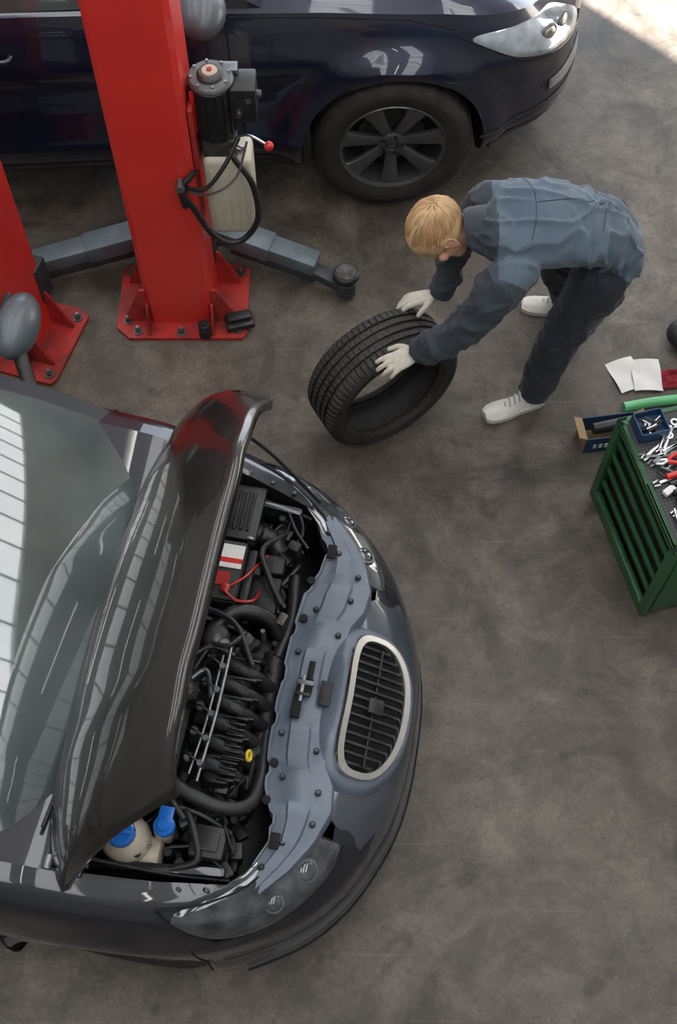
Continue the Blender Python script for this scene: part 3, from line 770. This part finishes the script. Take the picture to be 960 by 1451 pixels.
def arm(g, p0, p1, p2):
    p0 = V(p0); p1 = V(p1); p2 = V(p2)
    def bar(a, b, w, h, m):
        d = b-a; R = Matrix.Rotation(atan2(d.y, d.x), 3, 'Z') @ Matrix.Rotation(-math.asin(d.z/d.length), 3, 'Y'); g.box((a+b)/2, (d.length, w, h), m, R=R, bev=.008)
    bar(p0, p0.lerp(p1, .55), .115, .09, M_arm); bar(p0.lerp(p1, .4), p1, .10, .075, M_arm); bar(p0.lerp(p1, .15)+V((0, 0, -.07)), p1+V((0, 0, -.065)), .085, .055, M_armd)
    bar(p1+(p0-p1).normalized()*.12+V((0, 0, -.035)), p2+V((0, 0, -.04)), .07, .05, M_armd)
    g.cyl(p2+V((0, 0, -.085)), p2+V((0, 0, .0)), .045, .045, M_armd, 24, .004); g.cyl(p2+V((0, 0, 0)), p2+V((0, 0, .03)), .03, .03, M_eng2, 20)
    g.cyl(p2+V((0, 0, .03)), p2+V((0, 0, .06)), .062, .060, M_black, 28, .006); g.cyl(p2+V((0, 0, .058)), p2+V((0, 0, .064)), .048, .045, M_eng2, 28)
    g.cyl(p0+V((0, 0, -.07)), p0+V((0, 0, .08)), .05, .05, M_armd, 24, .004)
g = G(); arm(g, (-.56, 3.76, .22), (-.10, 3.61, .15), (.035, 3.545, .11)); g.done('swing_arm', lp, True)
g = G(); arm(g, (-.88, 3.74, .22), (-1.40, 3.61, .16), (-1.84, 3.53, .13)); g.done('swing_arm_b', lp, True)
g = G(); g.box((-.455, 3.36, .045), (.13, .085, .035), M_black, rz=.25, bev=.01); g.box((-.455, 3.365, .075), (.11, .05, .03), M_black, rz=.25, bev=.008)
g.cyl((-.61, 3.30, .02), (-.61, 3.30, .11), .028, .026, M_eng, 20, .004); g.cyl((-.61, 3.30, .11), (-.61, 3.30, .115), .018, .018, M_blk2, 20)
g.done('rubber_pad_and_pin', lp, True)
g = G(); mx, my = -.475, 3.50
g.box((-.555, my, 1.12), (.02, .2, .3), M_redd, bev=.004)
g.cyl((mx, my, 1.08), (mx, my, 1.33), .082, .082, M_black, 40, .01); g.cyl((mx, my, 1.33), (mx, my, 1.352), .088, .084, M_gray, 40, .006)
g.cyl((mx, my, 1.352), (mx, my, 1.372), .05, .046, M_eng2, 30, .006); g.cyl((mx, my, 1.372), (mx, my, 1.376), .03, .028, M_cream, 24)
g.cyl((mx, my, 1.376), (mx, my, 1.380), .010, .010, M_redk, 16)
for k in range(8): a = k*pi/4+.2; g.cyl((mx+.072*cos(a), my+.072*sin(a), 1.35), (mx+.072*cos(a), my+.072*sin(a), 1.36), .006, .006, M_steel, 6)
for k in range(20): a = 2*pi*k/20; g.box((mx+.083*cos(a), my+.083*sin(a), 1.21), (.012, .006, .2), M_black, rz=a)
g.box((mx+.118, my+.0, 1.25), (.10, .12, .16), M_black, bev=.008); g.cyl((mx+.168, my-.01, 1.27), (mx+.185, my-.01, 1.27), .016, .014, M_eng2, 16)
g.box((mx+.05, my+.05, 1.34), (.1, .05, .02), M_gray, bev=.004)
g.cyl((mx+.10, my-.06, 1.22), (mx+.10, my-.075, 1.22), .014, .012, M_steel, 14); g.box((mx+.14, my-.061, 1.28), (.02, .004, .02), M_gray)
g.box((mx+.01, my, 1.04), (.13, .13, .09), M_eng2, bev=.01)
g.cyl((mx+.06, my-.05, 1.05), (mx+.10, my-.075, 1.05), .014, .014, M_steel, 12)
g.tube([(mx+.07, my-.02, 1.06), (mx+.13, my-.04, 1.09), (mx+.20, my-.06, 1.06)], .005, M_steel, 8); g.ell((mx+.205, my-.062, 1.058), (.019, .019, .019), M_redp)
g.box((mx-.07, my-.05, 1.22), (.02, .012, .2), M_redp, rz=.5, bev=.004)
g.done('power_unit', lp, True)
g = G(); g.box((mx+.035, my-.01, .79), (.20, .15, .43), M_tank, bev=.03, seg=4)
for k in range(5): g.box((mx-.03+k*.033, my-.087, .79), (.008, .006, .32), M_tank, bev=.002)
g.cyl((mx+.09, my-.03, .99), (mx+.09, my-.03, 1.03), .025, .025, M_white, 20, .004)
g.done('oil_tank', lp, True)
g = G()
g.tube([(-.56, 3.36, 1.0), (-.62, 3.33, .93), (-.585, 3.33, .84), (-.51, 3.33, .66), (-.41, 3.34, .62), (-.33, 3.36, .73), (-.34, 3.37, .92), (-.40, 3.39, 1.03), (-.42, 3.42, 1.06)], .013, M_black, 10)
g.tube([(-.61, 3.345, .93), (-.52, 3.31, .96), (-.44, 3.34, 1.05), (-.38, 3.40, 1.14)], .009, M_black, 8)
g.tube([(-.61, 3.35, .90), (-.50, 3.32, .92), (-.40, 3.35, .98), (-.35, 3.40, 1.12)], .005, M_gray, 8)
g.cyl((-.62, 3.36, .95), (-.62, 3.31, .95), .018, .018, M_gray, 6); g.cyl((-.61, 3.33, .84), (-.62, 3.33, .92), .016, .016, M_black, 8)
g.done('hydraulic_hoses', lp, True)
lp2 = post('car_lift_post.001', (-1.50, 3.32, 0), radians(-17))

# ------------------------------------------------------------------ loose tyre
tc_ = V((.187, 2.86, .316)); tax = V((.5, -.866, .0)).normalized()
ty = empty('car_tyre', tc_)
M4 = Matrix.Translation(tc_) @ basis(tax).to_4x4()
pr = [(-.082, .228), (-.098, .236), (-.112, .262), (-.114, .28), (-.106, .300), (-.094, .311), (-.084, .3145)]
for z in (-.055, -.019, .019, .055): pr += [(z-.0075, .316), (z-.006, .306), (z+.006, .306), (z+.0075, .316)]
pr += [(.084, .3145), (.094, .311), (.106, .300), (.1145, .283), (.1155, .28), (.1125, .262), (.107, .25), (.1085, .247), (.098, .236), (.082, .228)]
def md_(i, j):
    z, r = pr[i]
    if r > .299 and abs(z) > .058 and j % 5 == 0: return -.006
    if r > .312 and abs(z) < .058 and (j+2) % 5 == 0: return -.003
    return 0
g = G(); g.lathe(pr, M4, M_rub, 360, mod=md_)
g.lathe([(.082, .228), (.074, .236), (.088, .262), (.090, .282), (.080, .298), (.05, .304), (0, .305), (-.05, .304), (-.080, .298), (-.090, .282), (-.088, .262), (-.074, .236), (-.082, .228)], M4, M_rubd, 180)
g.done('tyre_carcass', ty, True, 25)

# ------------------------------------------------------------------ mechanic
man = empty('mechanic_man', (.95, 3.05, 0))
def ridge(q): return max(0, 1-abs(q)*3.2)**1.5
def fold_j(p):
    w = noise.noise_vector(V((p.x*4, p.y*4, p.z*4)))*.5
    a = noise.noise(V((p.x*5+w.x*2, p.y*13+w.y*2, p.z*9)))
    b = noise.noise(V((p.x*16+w.z*2+5, p.y*4, p.z*7)))
    c = noise.noise(V((p.x*8+p.y*5+2, p.y*7-p.x*4, p.z*17)))
    k = .013*ridge(a)+.013*ridge(b)*sstep((p.x-.75)/.2)+.011*ridge(c)*sstep((.72-p.x)/.15)
    return k+.006*noise.noise(V((p.x*3.2, p.y*3.2, p.z*3.2+4)))+.003*noise.noise(V((p.x*30, p.y*22, p.z*30)))-.003
g = G()
g.limb([(1.035, 3.075, .90), (1.0, 3.06, .98), (.92, 3.015, 1.075), (.80, 2.965, 1.145), (.69, 2.935, 1.18), (.585, 2.91, 1.185), (.51, 2.915, 1.165)],
       [(.180, .130), (.172, .124), (.165, .112), (.182, .120), (.192, .115), (.15, .092), (.072, .062)], M_shirt, up=(0, 0, 1), seg=32)
arms_n = ([(.65, 2.78, 1.14), (.58, 2.71, 1.11), (.52, 2.70, .985), (.465, 2.705, .865), (.385, 2.71, .775), (.325, 2.725, .70)], [(.078, .078), (.080, .080), (.068, .068), (.064, .064), (.054, .054), (.042, .042)])
arms_f = ([(.63, 3.04, 1.14), (.565, 3.10, 1.11), (.51, 3.12, .98), (.465, 3.125, .86), (.44, 3.09, .74), (.42, 3.065, .645)], [(.078, .078), (.080, .080), (.068, .068), (.060, .060), (.052, .052), (.042, .042)])
for p, r in (arms_n, arms_f): g.limb(p, r, M_shirt_shade, up=(0, 1, 0), seg=24)
jk = g.done('jacket', man, True)
remesh(jk, .0072, 6, fold_j)
jk.data.materials.clear(); jk.data.materials.append(M_shirt); jk.data.materials.append(M_shirt_shade)
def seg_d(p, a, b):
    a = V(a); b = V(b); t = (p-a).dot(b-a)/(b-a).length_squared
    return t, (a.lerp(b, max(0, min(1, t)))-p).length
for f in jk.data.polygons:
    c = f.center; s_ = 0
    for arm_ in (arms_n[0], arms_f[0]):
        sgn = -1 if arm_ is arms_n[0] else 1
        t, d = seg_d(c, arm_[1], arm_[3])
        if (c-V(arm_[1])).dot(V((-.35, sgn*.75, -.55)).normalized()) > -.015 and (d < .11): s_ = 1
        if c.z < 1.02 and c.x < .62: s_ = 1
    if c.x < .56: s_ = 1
    f.material_index = s_  # sleeve and shoulder faces get the denim with painted shade
g = G()
def surf(x, y):
    ok, loc, n, i = jk.ray_cast(V((x, y, 1.8)), V((0, 0, -1)))
    return loc+n*.0006 if ok else None
for path in ([(.665+.03*cos((y-2.935)*9), y) for y in [2.77+.022*k for k in range(16)]], [(.70+.02*k, 2.937+.0065*k) for k in range(14)], [(.965-.25*(y-3.03)**2*4, y) for y in [2.90+.022*k for k in range(14)]]):
    P = [surf(x, y) for x, y in path]; P = [p for p in P if p is not None]
    if len(P) > 3: g.tube(P, .0018, M_shirt_shade, 6, 2)
def ringpts(c, ax_, a, b, up_=(0, 0, 1), n=28):
    c = V(c); t = V(ax_).normalized(); x = t.cross(V(up_)).normalized(); y = x.cross(t)
    return [c+x*a*cos(2*pi*j/n)+y*b*sin(2*pi*j/n) for j in range(n)]
axc = V((-.9, .0, -.25))
g.rings([ringpts((.565, 2.915, 1.18), axc, .094, .080), ringpts((.515, 2.925, 1.172), axc, .086, .076), ringpts((.475, 2.93, 1.165), axc, .078, .072), ringpts((.462, 2.93, 1.16), axc, .073, .068), ringpts((.47, 2.93, 1.16), axc, .066, .060), ringpts((.51, 2.925, 1.165), axc, .064, .058)], M_shirt_shade, cap=False)
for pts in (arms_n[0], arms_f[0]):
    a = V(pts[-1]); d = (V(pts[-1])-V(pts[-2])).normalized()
    g.rings([ringpts(a-d*.055, d, .050, .050), ringpts(a-d*.05, d, .0535, .0535), ringpts(a+d*.0, d, .050, .050), ringpts(a+d*.022, d, .046, .046), ringpts(a+d*.022, d, .035, .035), ringpts(a-d*.01, d, .034, .034)], M_shirt_shade, cap=False)
g.done('collar_seams_and_cuffs', man, True)
def fold_t(p):
    a = noise.noise(V((p.x*9, p.y*9, p.z*7)))
    b = noise.noise(V((p.x*6+p.y*3, p.y*6, p.z*15+4)))
    return .010*ridge(b)+.003*a+.008*ridge(noise.noise(V((p.x*14, p.y*14+7, p.z*5))))-.002
g = G()
g.limb([(.98, 3.05, 1.0), (1.02, 3.07, .93), (1.02, 3.07, .86)], [(.160, .108), (.172, .125), (.165, .12)], M_pants, up=(1, 0, 0.2), seg=32)
leg_n = [(1.02, 2.98, .88), (.985, 2.965, .72), (.92, 2.955, .50), (.885, 2.945, .32), (.865, 2.94, .10)]
leg_f = [(1.01, 3.16, .88), (.98, 3.22, .72), (.945, 3.31, .50), (.995, 3.385, .32), (1.055, 3.455, .10)]
for l in (leg_n, leg_f): g.limb(l, [(.112, .118), (.10, .105), (.078, .084), (.070, .076), (.064, .072)], M_pants, up=(1, 0, 0), seg=28)
tr = g.done('trousers', man, True); remesh(tr, .0085, 6, fold_t)
g = G()
for (hx, hy), d in (((.905, 2.96), V((-.93, -.34, 0))), ((1.13, 3.455), V((-.995, .09, 0)))):
    d.normalize(); sd = V((0, 0, 1)).cross(d); hl = V((hx, hy, 0))
    st = [(-.0, .026, .060), (.02, .034, .085), (.06, .036, .105), (.10, .036, .100), (.13, .038, .082), (.17, .045, .066), (.215, .046, .055), (.25, .040, .048), (.275, .024, .036)]
    R = []
    for x, w, h in st:
        R.append([hl+d*x+sd*w*cos(a)*(1 if sin(a) < .3 else .85)+V((0, 0, .02+(h-.02)*max(0, sin(a))**.8 if sin(a) > 0 else .02)) for a in [pi*k/14 for k in range(15)]])
    g.rings(R, M_shoe)
    R = []
    for x, w, h in st:
        w2 = w+.004
        R.append([hl+d*(x*1.02-.003)+sd*u+V((0, 0, z)) for u, z in ((-w2, 0), (-w2-.002, .012), (-w2, .026), (w2, .026), (w2+.002, .012), (w2, 0))])
    g.rings(R, M_sole)
    for k in range(5):
        x = .105+k*.021; h = .098-k*.0112
        g.tube([hl+d*x+sd*-.028+V((0, 0, h-.016)), hl+d*(x+.006)+V((0, 0, h+.004)), hl+d*(x+.01)+sd*.028+V((0, 0, h-.018))], .0042, M_white, 6)
        g.tube([hl+d*(x+.010)+sd*-.022+V((0, 0, h-.010)), hl+d*(x+.016)+V((0, 0, h-.002)), hl+d*(x+.02)+sd*.022+V((0, 0, h-.014))], .003, M_tongue, 6)
    g.limb([hl+d*.045+V((0, 0, .08)), hl+d*.05+V((0, 0, .14))], [(.040, .042), (.036, .038)], M_sole, up=(1, 0, 0))
g.done('sneakers', man, True)

# head
hc = V((.375, 2.945, 1.135)); hz = V((-.86, -.12, .42)).normalized(); hx = V((-.45, -.32, -.85)); hx = (hx-hz*hx.dot(hz)).normalized(); hy = hz.cross(hx)
HM = Matrix.Translation(hc) @ Matrix((hx, hy, hz)).transposed().to_4x4()
g = G(); g.T = HM
g.ell((-.012, 0, .03), (.096, .074, .088), M_skin, seg=28, rg=20); g.ell((.03, 0, -.03), (.064, .060, .085), M_skin, seg=24, rg=16); g.ell((.042, 0, -.092), (.042, .044, .032), M_skin)
g.ell((-.0, 0, -.06), (.06, .052, .05), M_skin)
g.limb([(.088, 0, .012), (.102, 0, -.008), (.112, 0, -.026)], [(.009, .009), (.011, .012), (.015, .013)], M_skin, up=(1, 0, 0), seg=12)
for s_ in (-1, 1):
    g.ell((.082, .030*s_, .022), (.014, .026, .008), M_skin); g.ell((.074, .045*s_, -.028), (.02, .02, .022), M_skin)
    g.ell((-.006, .078*s_, -.008), (.022, .012, .036), M_skin, Matrix.Rotation(-.25, 3, 'Y')); g.ell((-.002, .075*s_, -.032), (.012, .011, .014), M_skin)
g.ell((.088, 0, -.056), (.014, .024, .007), M_skin); g.ell((.085, 0, -.068), (.014, .020, .007), M_skin)
g.limb([(-.02, 0, -.05), (-.035, 0, -.11), (-.05, 0, -.19)], [(.056, .056), (.055, .055), (.062, .06)], M_skin, up=(1, 0, 0), seg=20)
hd = g.done('head_and_neck', man, True); remesh(hd, .0042, 4)
g = G(); g.T = HM
for s_ in (-1, 1):
    g.ell((.082, .031*s_, .004), (.010, .013, .010), M_eye); g.ell((.0905, .031*s_, .003), (.003, .006, .006), M_iris)
    g.tube([(.091, .018*s_, .020), (.093, .032*s_, .025), (.083, .048*s_, .019)], .0035, M_hair, 6)
    g.tube([(.090, .018*s_, .008), (.094, .031*s_, .0115), (.086, .045*s_, .006)], .0022, M_skin, 6)
    g.tube([(-.012, .089*s_, -.036), (-.025, .090*s_, .0), (-.012, .091*s_, .024), (.011, .089*s_, .018), (.011, .086*s_, -.004)], .0036, M_skin, 8)
g.tube([(.094, -.022, -.062), (.100, 0, -.0615), (.094, .022, -.062)], .0018, M_cloth, 6)
g.done('eyes_brows_ears', man, True)
def hairline(p):
    if p.x > .045 and p.z < .060+(p.x-.045)*.3: return False
    if p.x > -.032 and p.z < .020 and abs(p.y) > .03: return False
    if p.z < -.060: return False
    return True
hcn = V((-.010, 0, .038)); hr = V((.108, .084, .094))
g = G(); g.T = HM; vs = []; fs = []; sg, rg = 56, 36
for i in range(rg+1):
    for j in range(sg):
        ph = pi*i/rg; th = 2*pi*j/sg; d = V((sin(ph)*cos(th), sin(ph)*sin(th), cos(ph)))
        vs.append(hcn+V((d.x*hr.x, d.y*hr.y, d.z*hr.z)))
for i in range(rg):
    for j in range(sg):
        q = [i*sg+j, i*sg+(j+1) % sg, (i+1)*sg+(j+1) % sg, (i+1)*sg+j]
        c = sum((vs[k] for k in q), V())/4
        if hairline(c): fs.append(q)
g.add(vs, fs, M_hair)
wh = V((-.80, .10, .50)).normalized()
for k in range(8500):
    ph = math.acos(random.uniform(-.85, 1)); th = random.uniform(0, 2*pi); d = V((sin(ph)*cos(th), sin(ph)*sin(th), cos(ph)))
    p0 = hcn+V((d.x*hr.x, d.y*hr.y, d.z*hr.z))
    if not hairline(p0): continue
    fl = d-wh; fl = fl-d*fl.dot(d)
    if fl.length < .05: fl = V((random.uniform(-1, 1), random.uniform(-1, 1), 0)); fl = fl-d*fl.dot(d)
    fl.normalize(); sw = d.cross(fl); nz = noise.noise(d*1.8); fl = (fl+sw*(.30*nz+random.uniform(-.06, .06))).normalized()
    Ls = random.uniform(.050, .078); 
    az = atan2(d.dot(V((0, 1, 0))), d.dot(V((.5, 0, -.8)))); clump = noise.noise(V((az*5, 3.3, d.dot(wh)*1.2)))
    lift = .002+.005*random.random()+.010*max(0, clump)
    R_ = []
    for q in range(6):
        t = q/5; dd = (d*cos(Ls*t/.092)+fl*sin(Ls*t/.092)); pp = hcn+V((dd.x*hr.x, dd.y*hr.y, dd.z*hr.z))+dd*lift*sin(pi*min(1, .15+t*.70))
        ww = .0013*(1-.15*q); x = dd.cross(fl).normalized(); R_.append([pp+x*ww, pp+dd*ww, pp-x*ww])
    mm = M_hair2 if clump+random.uniform(-.25, .25) > .08 else (M_hair3 if random.random() < .6 else M_hair)
    g.rings(R_, mm, cap=False)
g.done('hair', man, True, 80)

def hand(name, wrist, f, n, thumb_side, curl, spread=.09):
    f = V(f).normalized(); n = V(n); n = (n-f*n.dot(f)).normalized(); l = n.cross(f)*thumb_side
    w = V(wrist); g = G()
    g.limb([w-f*.05, w, w+f*.02], [(.026, .030), (.027, .023), (.032, .020)], M_glove, up=tuple(n), seg=16)
    g.limb([w+f*.005, w+f*.04, w+f*.085, w+f*.098], [(.028, .019), (.039, .018), (.042, .015), (.038, .012)], M_glove, up=tuple(n), seg=20)
    fin = [(.031, .072, .0104, spread), (.0105, .080, .0108, spread*.25), (-.0105, .074, .0104, -spread*.45), (-.030, .058, .0092, -spread*1.3)]
    for i, (o, L, r, sp) in enumerate(fin):
        p = w+f*(.088-abs(i-1)*.004)+l*o; d = (f+l*sp*1.6).normalized(); pts = [p-d*.03, p]; ang = 0
        for seg_, c in zip((.45, .30, .25), curl):
            ang += c*(1+.12*i); dd = (d*cos(ang)+n*sin(ang)); p = p+dd*L*seg_*1.12; pts.append(p)
        g.limb(pts, [(r*1.05, r*1.05), (r*1.08, r*1.08), (r, r), (r*.93, r*.93), (r*.8, r*.8)], M_glove, up=tuple(l), seg=12, n=3)
    p = w+f*.028+l*.026; d = (f*.6+l*.75+n*.25).normalized(); pts = [p-l*.015, p, p+d*.034]; q = pts[-1]; d2 = (f*.8+l*.35+n*.45).normalized(); pts += [q+d2*.026, q+d2*.048+n*.004]
    g.limb(pts, [(.016, .015), (.016, .015), (.0125, .0125), (.0115, .0115), (.009, .009)], M_glove, up=tuple(n), seg=12, n=3)
    o = g.done(name, man, True); remesh(o, .0032, 3); return o
hand('hand_near', (.305, 2.735, .682), (-.86, -.40, -.16), (.05, .30, -1), 1, (.12, .30, .32))
hand('hand_far', (.395, 3.06, .62), (-.90, -.12, -.12), (-.25, -.25, -.9), -1, (.12, .30, .30))

# ------------------------------------------------------------------ tool cabinet
cb = empty('tool_cabinet', (1.075, 2.49, 0), radians(14.2)); g = G()
CL, CW, CH = .60, .95, .585
g.box((CW/2, -CL/2, CH/2), (CW-.09, CL-.05, CH-.05), M_blk2)
for y in (-.02, -CL+.02): g.box((.02, y, CH/2), (.04, .04, CH), M_green, bev=.004)
for y in (-.02, -CL+.02): g.box((CW-.02, y, CH/2), (.04, .04, CH), M_green, bev=.004)
g.box((CW/2, -CL+.008, CH/2), (CW-.04, .016, CH-.06), M_green, bev=.004); g.box((CW/2, -.008, CH/2), (CW-.04, .016, CH-.06), M_green, bev=.004); g.box((CW-.008, -CL/2, CH/2), (.016, CL-.04, CH-.06), M_green, bev=.004)
g.box((.012, -CL/2, .035), (.024, CL-.06, .07), M_green, bev=.004); g.box((.012, -CL/2, CH-.018), (.024, CL-.04, .036), M_green, bev=.004)
for k in range(4):
    z = .145+k*.103
    g.box((.016, -CL/2, z+.020), (.014, CL-.075, .022), M_green, R=Matrix.Rotation(radians(12), 3, 'Y'), bev=.004)
for a, b, sx, sy in ((CW/2, -.01, CW, .02), (CW/2, -CL+.01, CW, .02), (.01, -CL/2, .02, CL), (CW-.01, -CL/2, .02, CL)): g.box((a, b, CH-.008), (sx, sy, .016), M_green, bev=.004)
g.done('cabinet_body', cb)
g = G(); g.box((CW/2, -CL/2, CH-.008), (CW-.045, CL-.045, .012), M_perf); g.done('perforated_top_mat', cb)
tl = empty('hand_tools', (1.075, 2.49, 0), radians(14.2)); g = G(); zt = CH+.004
def wrench(x, y, a, L, m=M_steel, z=0):
    c, s_ = cos(a), sin(a); p = lambda u, v: V((x+u*c-v*s_, y+u*s_+v*c, zt+.004+z))
    g.box(p(0, 0), (L, .012, .006), m, rz=a, bev=.002)
    M4 = Matrix.Translation(p(L/2+.01, 0)); g.lathe([(-.004, .009), (.005, .009), (.005, .016), (-.004, .016)], M4, m, 24, loop=True)
    for sg_ in (1, -1): g.box(p(-L/2-.012, sg_*.009), (.028, .007, .008), m, rz=a+sg_*.15, bev=.002)
for x, y, a, L in ((.10, -.16, .5, .12), (.13, -.19, .42, .15), (.16, -.13, .9, .12), (.2, -.24, .1, .18), (.14, -.42, .3, .15), (.26, -.36, 1.2, .17), (.4, -.3, .4, .2), (.5, -.2, -.4, .18), (.09, -.20, -.2, .10), (.18, -.17, .2, .14), (.22, -.10, -.3, .16), (.12, -.30, .15, .14)):
    wrench(x, y, a, L, M_steel if (x*100) % 2 < 1 else M_gray)
for sg_ in (1, -1):
    g.tube([(.11, -.235+sg_*.004, zt+.018), (.16, -.235+sg_*.022, zt+.02), (.23, -.225+sg_*.02, zt+.02)], .008, M_redp, 10); g.tube([(.11, -.235-sg_*.004, zt+.018), (.085, -.236-sg_*.008, zt+.018), (.06, -.238, zt+.018)], .006, M_steel, 8)
for sx in (-.055, .055): g.box((.10+sx, -.075, zt+.025), (.004, .10, .05), M_boxb)
for sy in (-.05, .05): g.box((.10, -.075+sy, zt+.025), (.114, .004, .05), M_boxb)
g.box((.10, -.075, zt+.008), (.11, .1, .006), M_boxb)
for k in range(16):
    x = .10+random.uniform(-.035, .035); y = -.075+random.uniform(-.03, .03); a = random.uniform(0, pi); L = random.uniform(.02, .05)
    z = zt+.02+random.random()*.028; g.cyl((x-cos(a)*L/2, y-sin(a)*L/2, z), (x+cos(a)*L/2, y+sin(a)*L/2, z+.01), .006, .005, random.choice([M_steel, M_eng, M_black, M_gray]), 10, .001)
for k in range(10): x = .06+.045*k; g.cyl((x+.1, -.50+.01*(k % 3), zt), (x+.1, -.50+.01*(k % 3), zt+.035), .013, .013, M_chrome, 18, .002)
for k, m in enumerate((M_redp, M_black, M_black, M_eng)):
    y = -.30-k*.034; g.cyl((.08, y, zt+.014), (.17, y+.01, zt+.014), .012, .013, m, 14, .003); g.cyl((.17, y+.01, zt+.014), (.26, y+.02, zt+.014), .0035, .003, M_steel, 8)
g.box((.07, -.355, zt+.012), (.05, .026, .02), M_paper, rz=.4, bev=.003); g.box((.11, -.46, zt+.02), (.10, .05, .04), M_gray, rz=.25, bev=.01)
for k in range(26):
    x = random.uniform(.05, .5); y = random.uniform(-.55, -.05); a = random.uniform(0, pi); L = random.uniform(.03, .09)
    g.cyl((x-cos(a)*L/2, y-sin(a)*L/2, zt+.010), (x+cos(a)*L/2, y+sin(a)*L/2, zt+.012), .006, .005, random.choice([M_steel, M_eng, M_black, M_gray, M_chrome]), 10, .001)
g.done('tools', tl)
bx = empty('parts_box', (1.175, 2.755, 0), radians(8)); g = G()
for sy in (-.055, .055): g.box((0, sy, .055), (.24, .004, .11), M_boxb)
for sx in (-.118, .118): g.box((sx, 0, .055), (.004, .11, .11), M_card)
g.box((0, 0, .003), (.24, .11, .004), M_card)
for k, x in enumerate((-.075, -.05, -.025, 0, .03)): g.box((x, -.0585, .05), (.014, .002, .028), M_paper)
for sx, a in ((-.135, .5), (.135, -.5)): g.box((sx, 0, .12), (.045, .11, .003), M_card, R=Matrix.Rotation(a, 3, 'Y'))
g.done('carton', bx)
g = G(); g.cyl((-.08, 0, .10), (.10, .01, .11), .026, .026, M_black, 20, .005); g.cyl((.10, .01, .11), (.13, .012, .112), .016, .014, M_gray, 16, .003); g.done('filter_cartridge', bx)
pp = empty('paper_sheets', (1.34, 3.09, 0)); g = G()
for dx, dy, a, z in ((-.04, .0, .35, .004), (.05, -.005, .02, .009)):
    R_ = []
    for i in range(9):
        R_.append([Matrix.Rotation(a, 3, 'Z') @ V((-.065+.13*j/8, -.085+.17*i/8, .006*sin(i*.7+j*.5)+.006))+V((1.34+dx, 3.09+dy, z)) for j in range(9)])
    g.rings(R_, M_paper, cap=False, closed=False)
g.done('sheets', pp, True)
rg_ = empty('red_rag', (1.55, 3.06, 0)); g = G(); R_ = []
for i in range(21):
    R_.append([V((1.455+.24*j/20, 3.01+.10*i/20+.03*j/20, .012+.045*abs(noise.noise(V((i*.25, j*.25, 2))))*sin(pi*i/20)**.5+.02*sin(pi*i/20)*sin(pi*j/20))) for j in range(21)])
g.rings(R_, M_cloth, cap=False, closed=False); g.done('rag', rg_, True)
gt = empty('green_hose', (1.5, 2.94, 0)); g = G(); g.tube([(1.265, 2.905, .024), (1.45, 2.94, .024), (1.85, 2.985, .024)], .023, M_greent, 16); g.done('hose', gt, True)
bk = empty('black_bag', (1.63, 3.27, 0)); g = G(); g.ell((1.63, 3.27, .068), (.14, .10, .068), M_black, seg=24); g.tube([(1.55, 3.24, .10), (1.61, 3.21, .16), (1.69, 3.25, .11)], .008, M_black, 8); g.done('bag', bk, True)

# ------------------------------------------------------------------ light, world, camera
w = bpy.data.worlds.new('world'); sc.world = w; w.use_nodes = True
b = w.node_tree.nodes['Background']; b.inputs[0].default_value = (.80, .89, 1., 1); b.inputs[1].default_value = 4.5
sd = bpy.data.lights.new('sun', 'SUN'); so = bpy.data.objects.new('sun', sd); col.objects.link(so)
sd.energy = 75; sd.angle = radians(.6); sd.color = (1, .95, .89)
so.rotation_euler = V((.612, -.612, -.5)).to_track_quat('-Z', 'Y').to_euler(); so.location = (-6, 14, 9)
cd = bpy.data.cameras.new('camera'); co = bpy.data.objects.new('camera', cd); col.objects.link(co)
co.location = (0, 0, 4.5); co.rotation_euler = (radians(28), 0, 0)
cd.sensor_fit = 'VERTICAL'; cd.sensor_height = 36; cd.sensor_width = 24; cd.lens = 1700/1451*36
cd.clip_start = .05
sc.camera = co
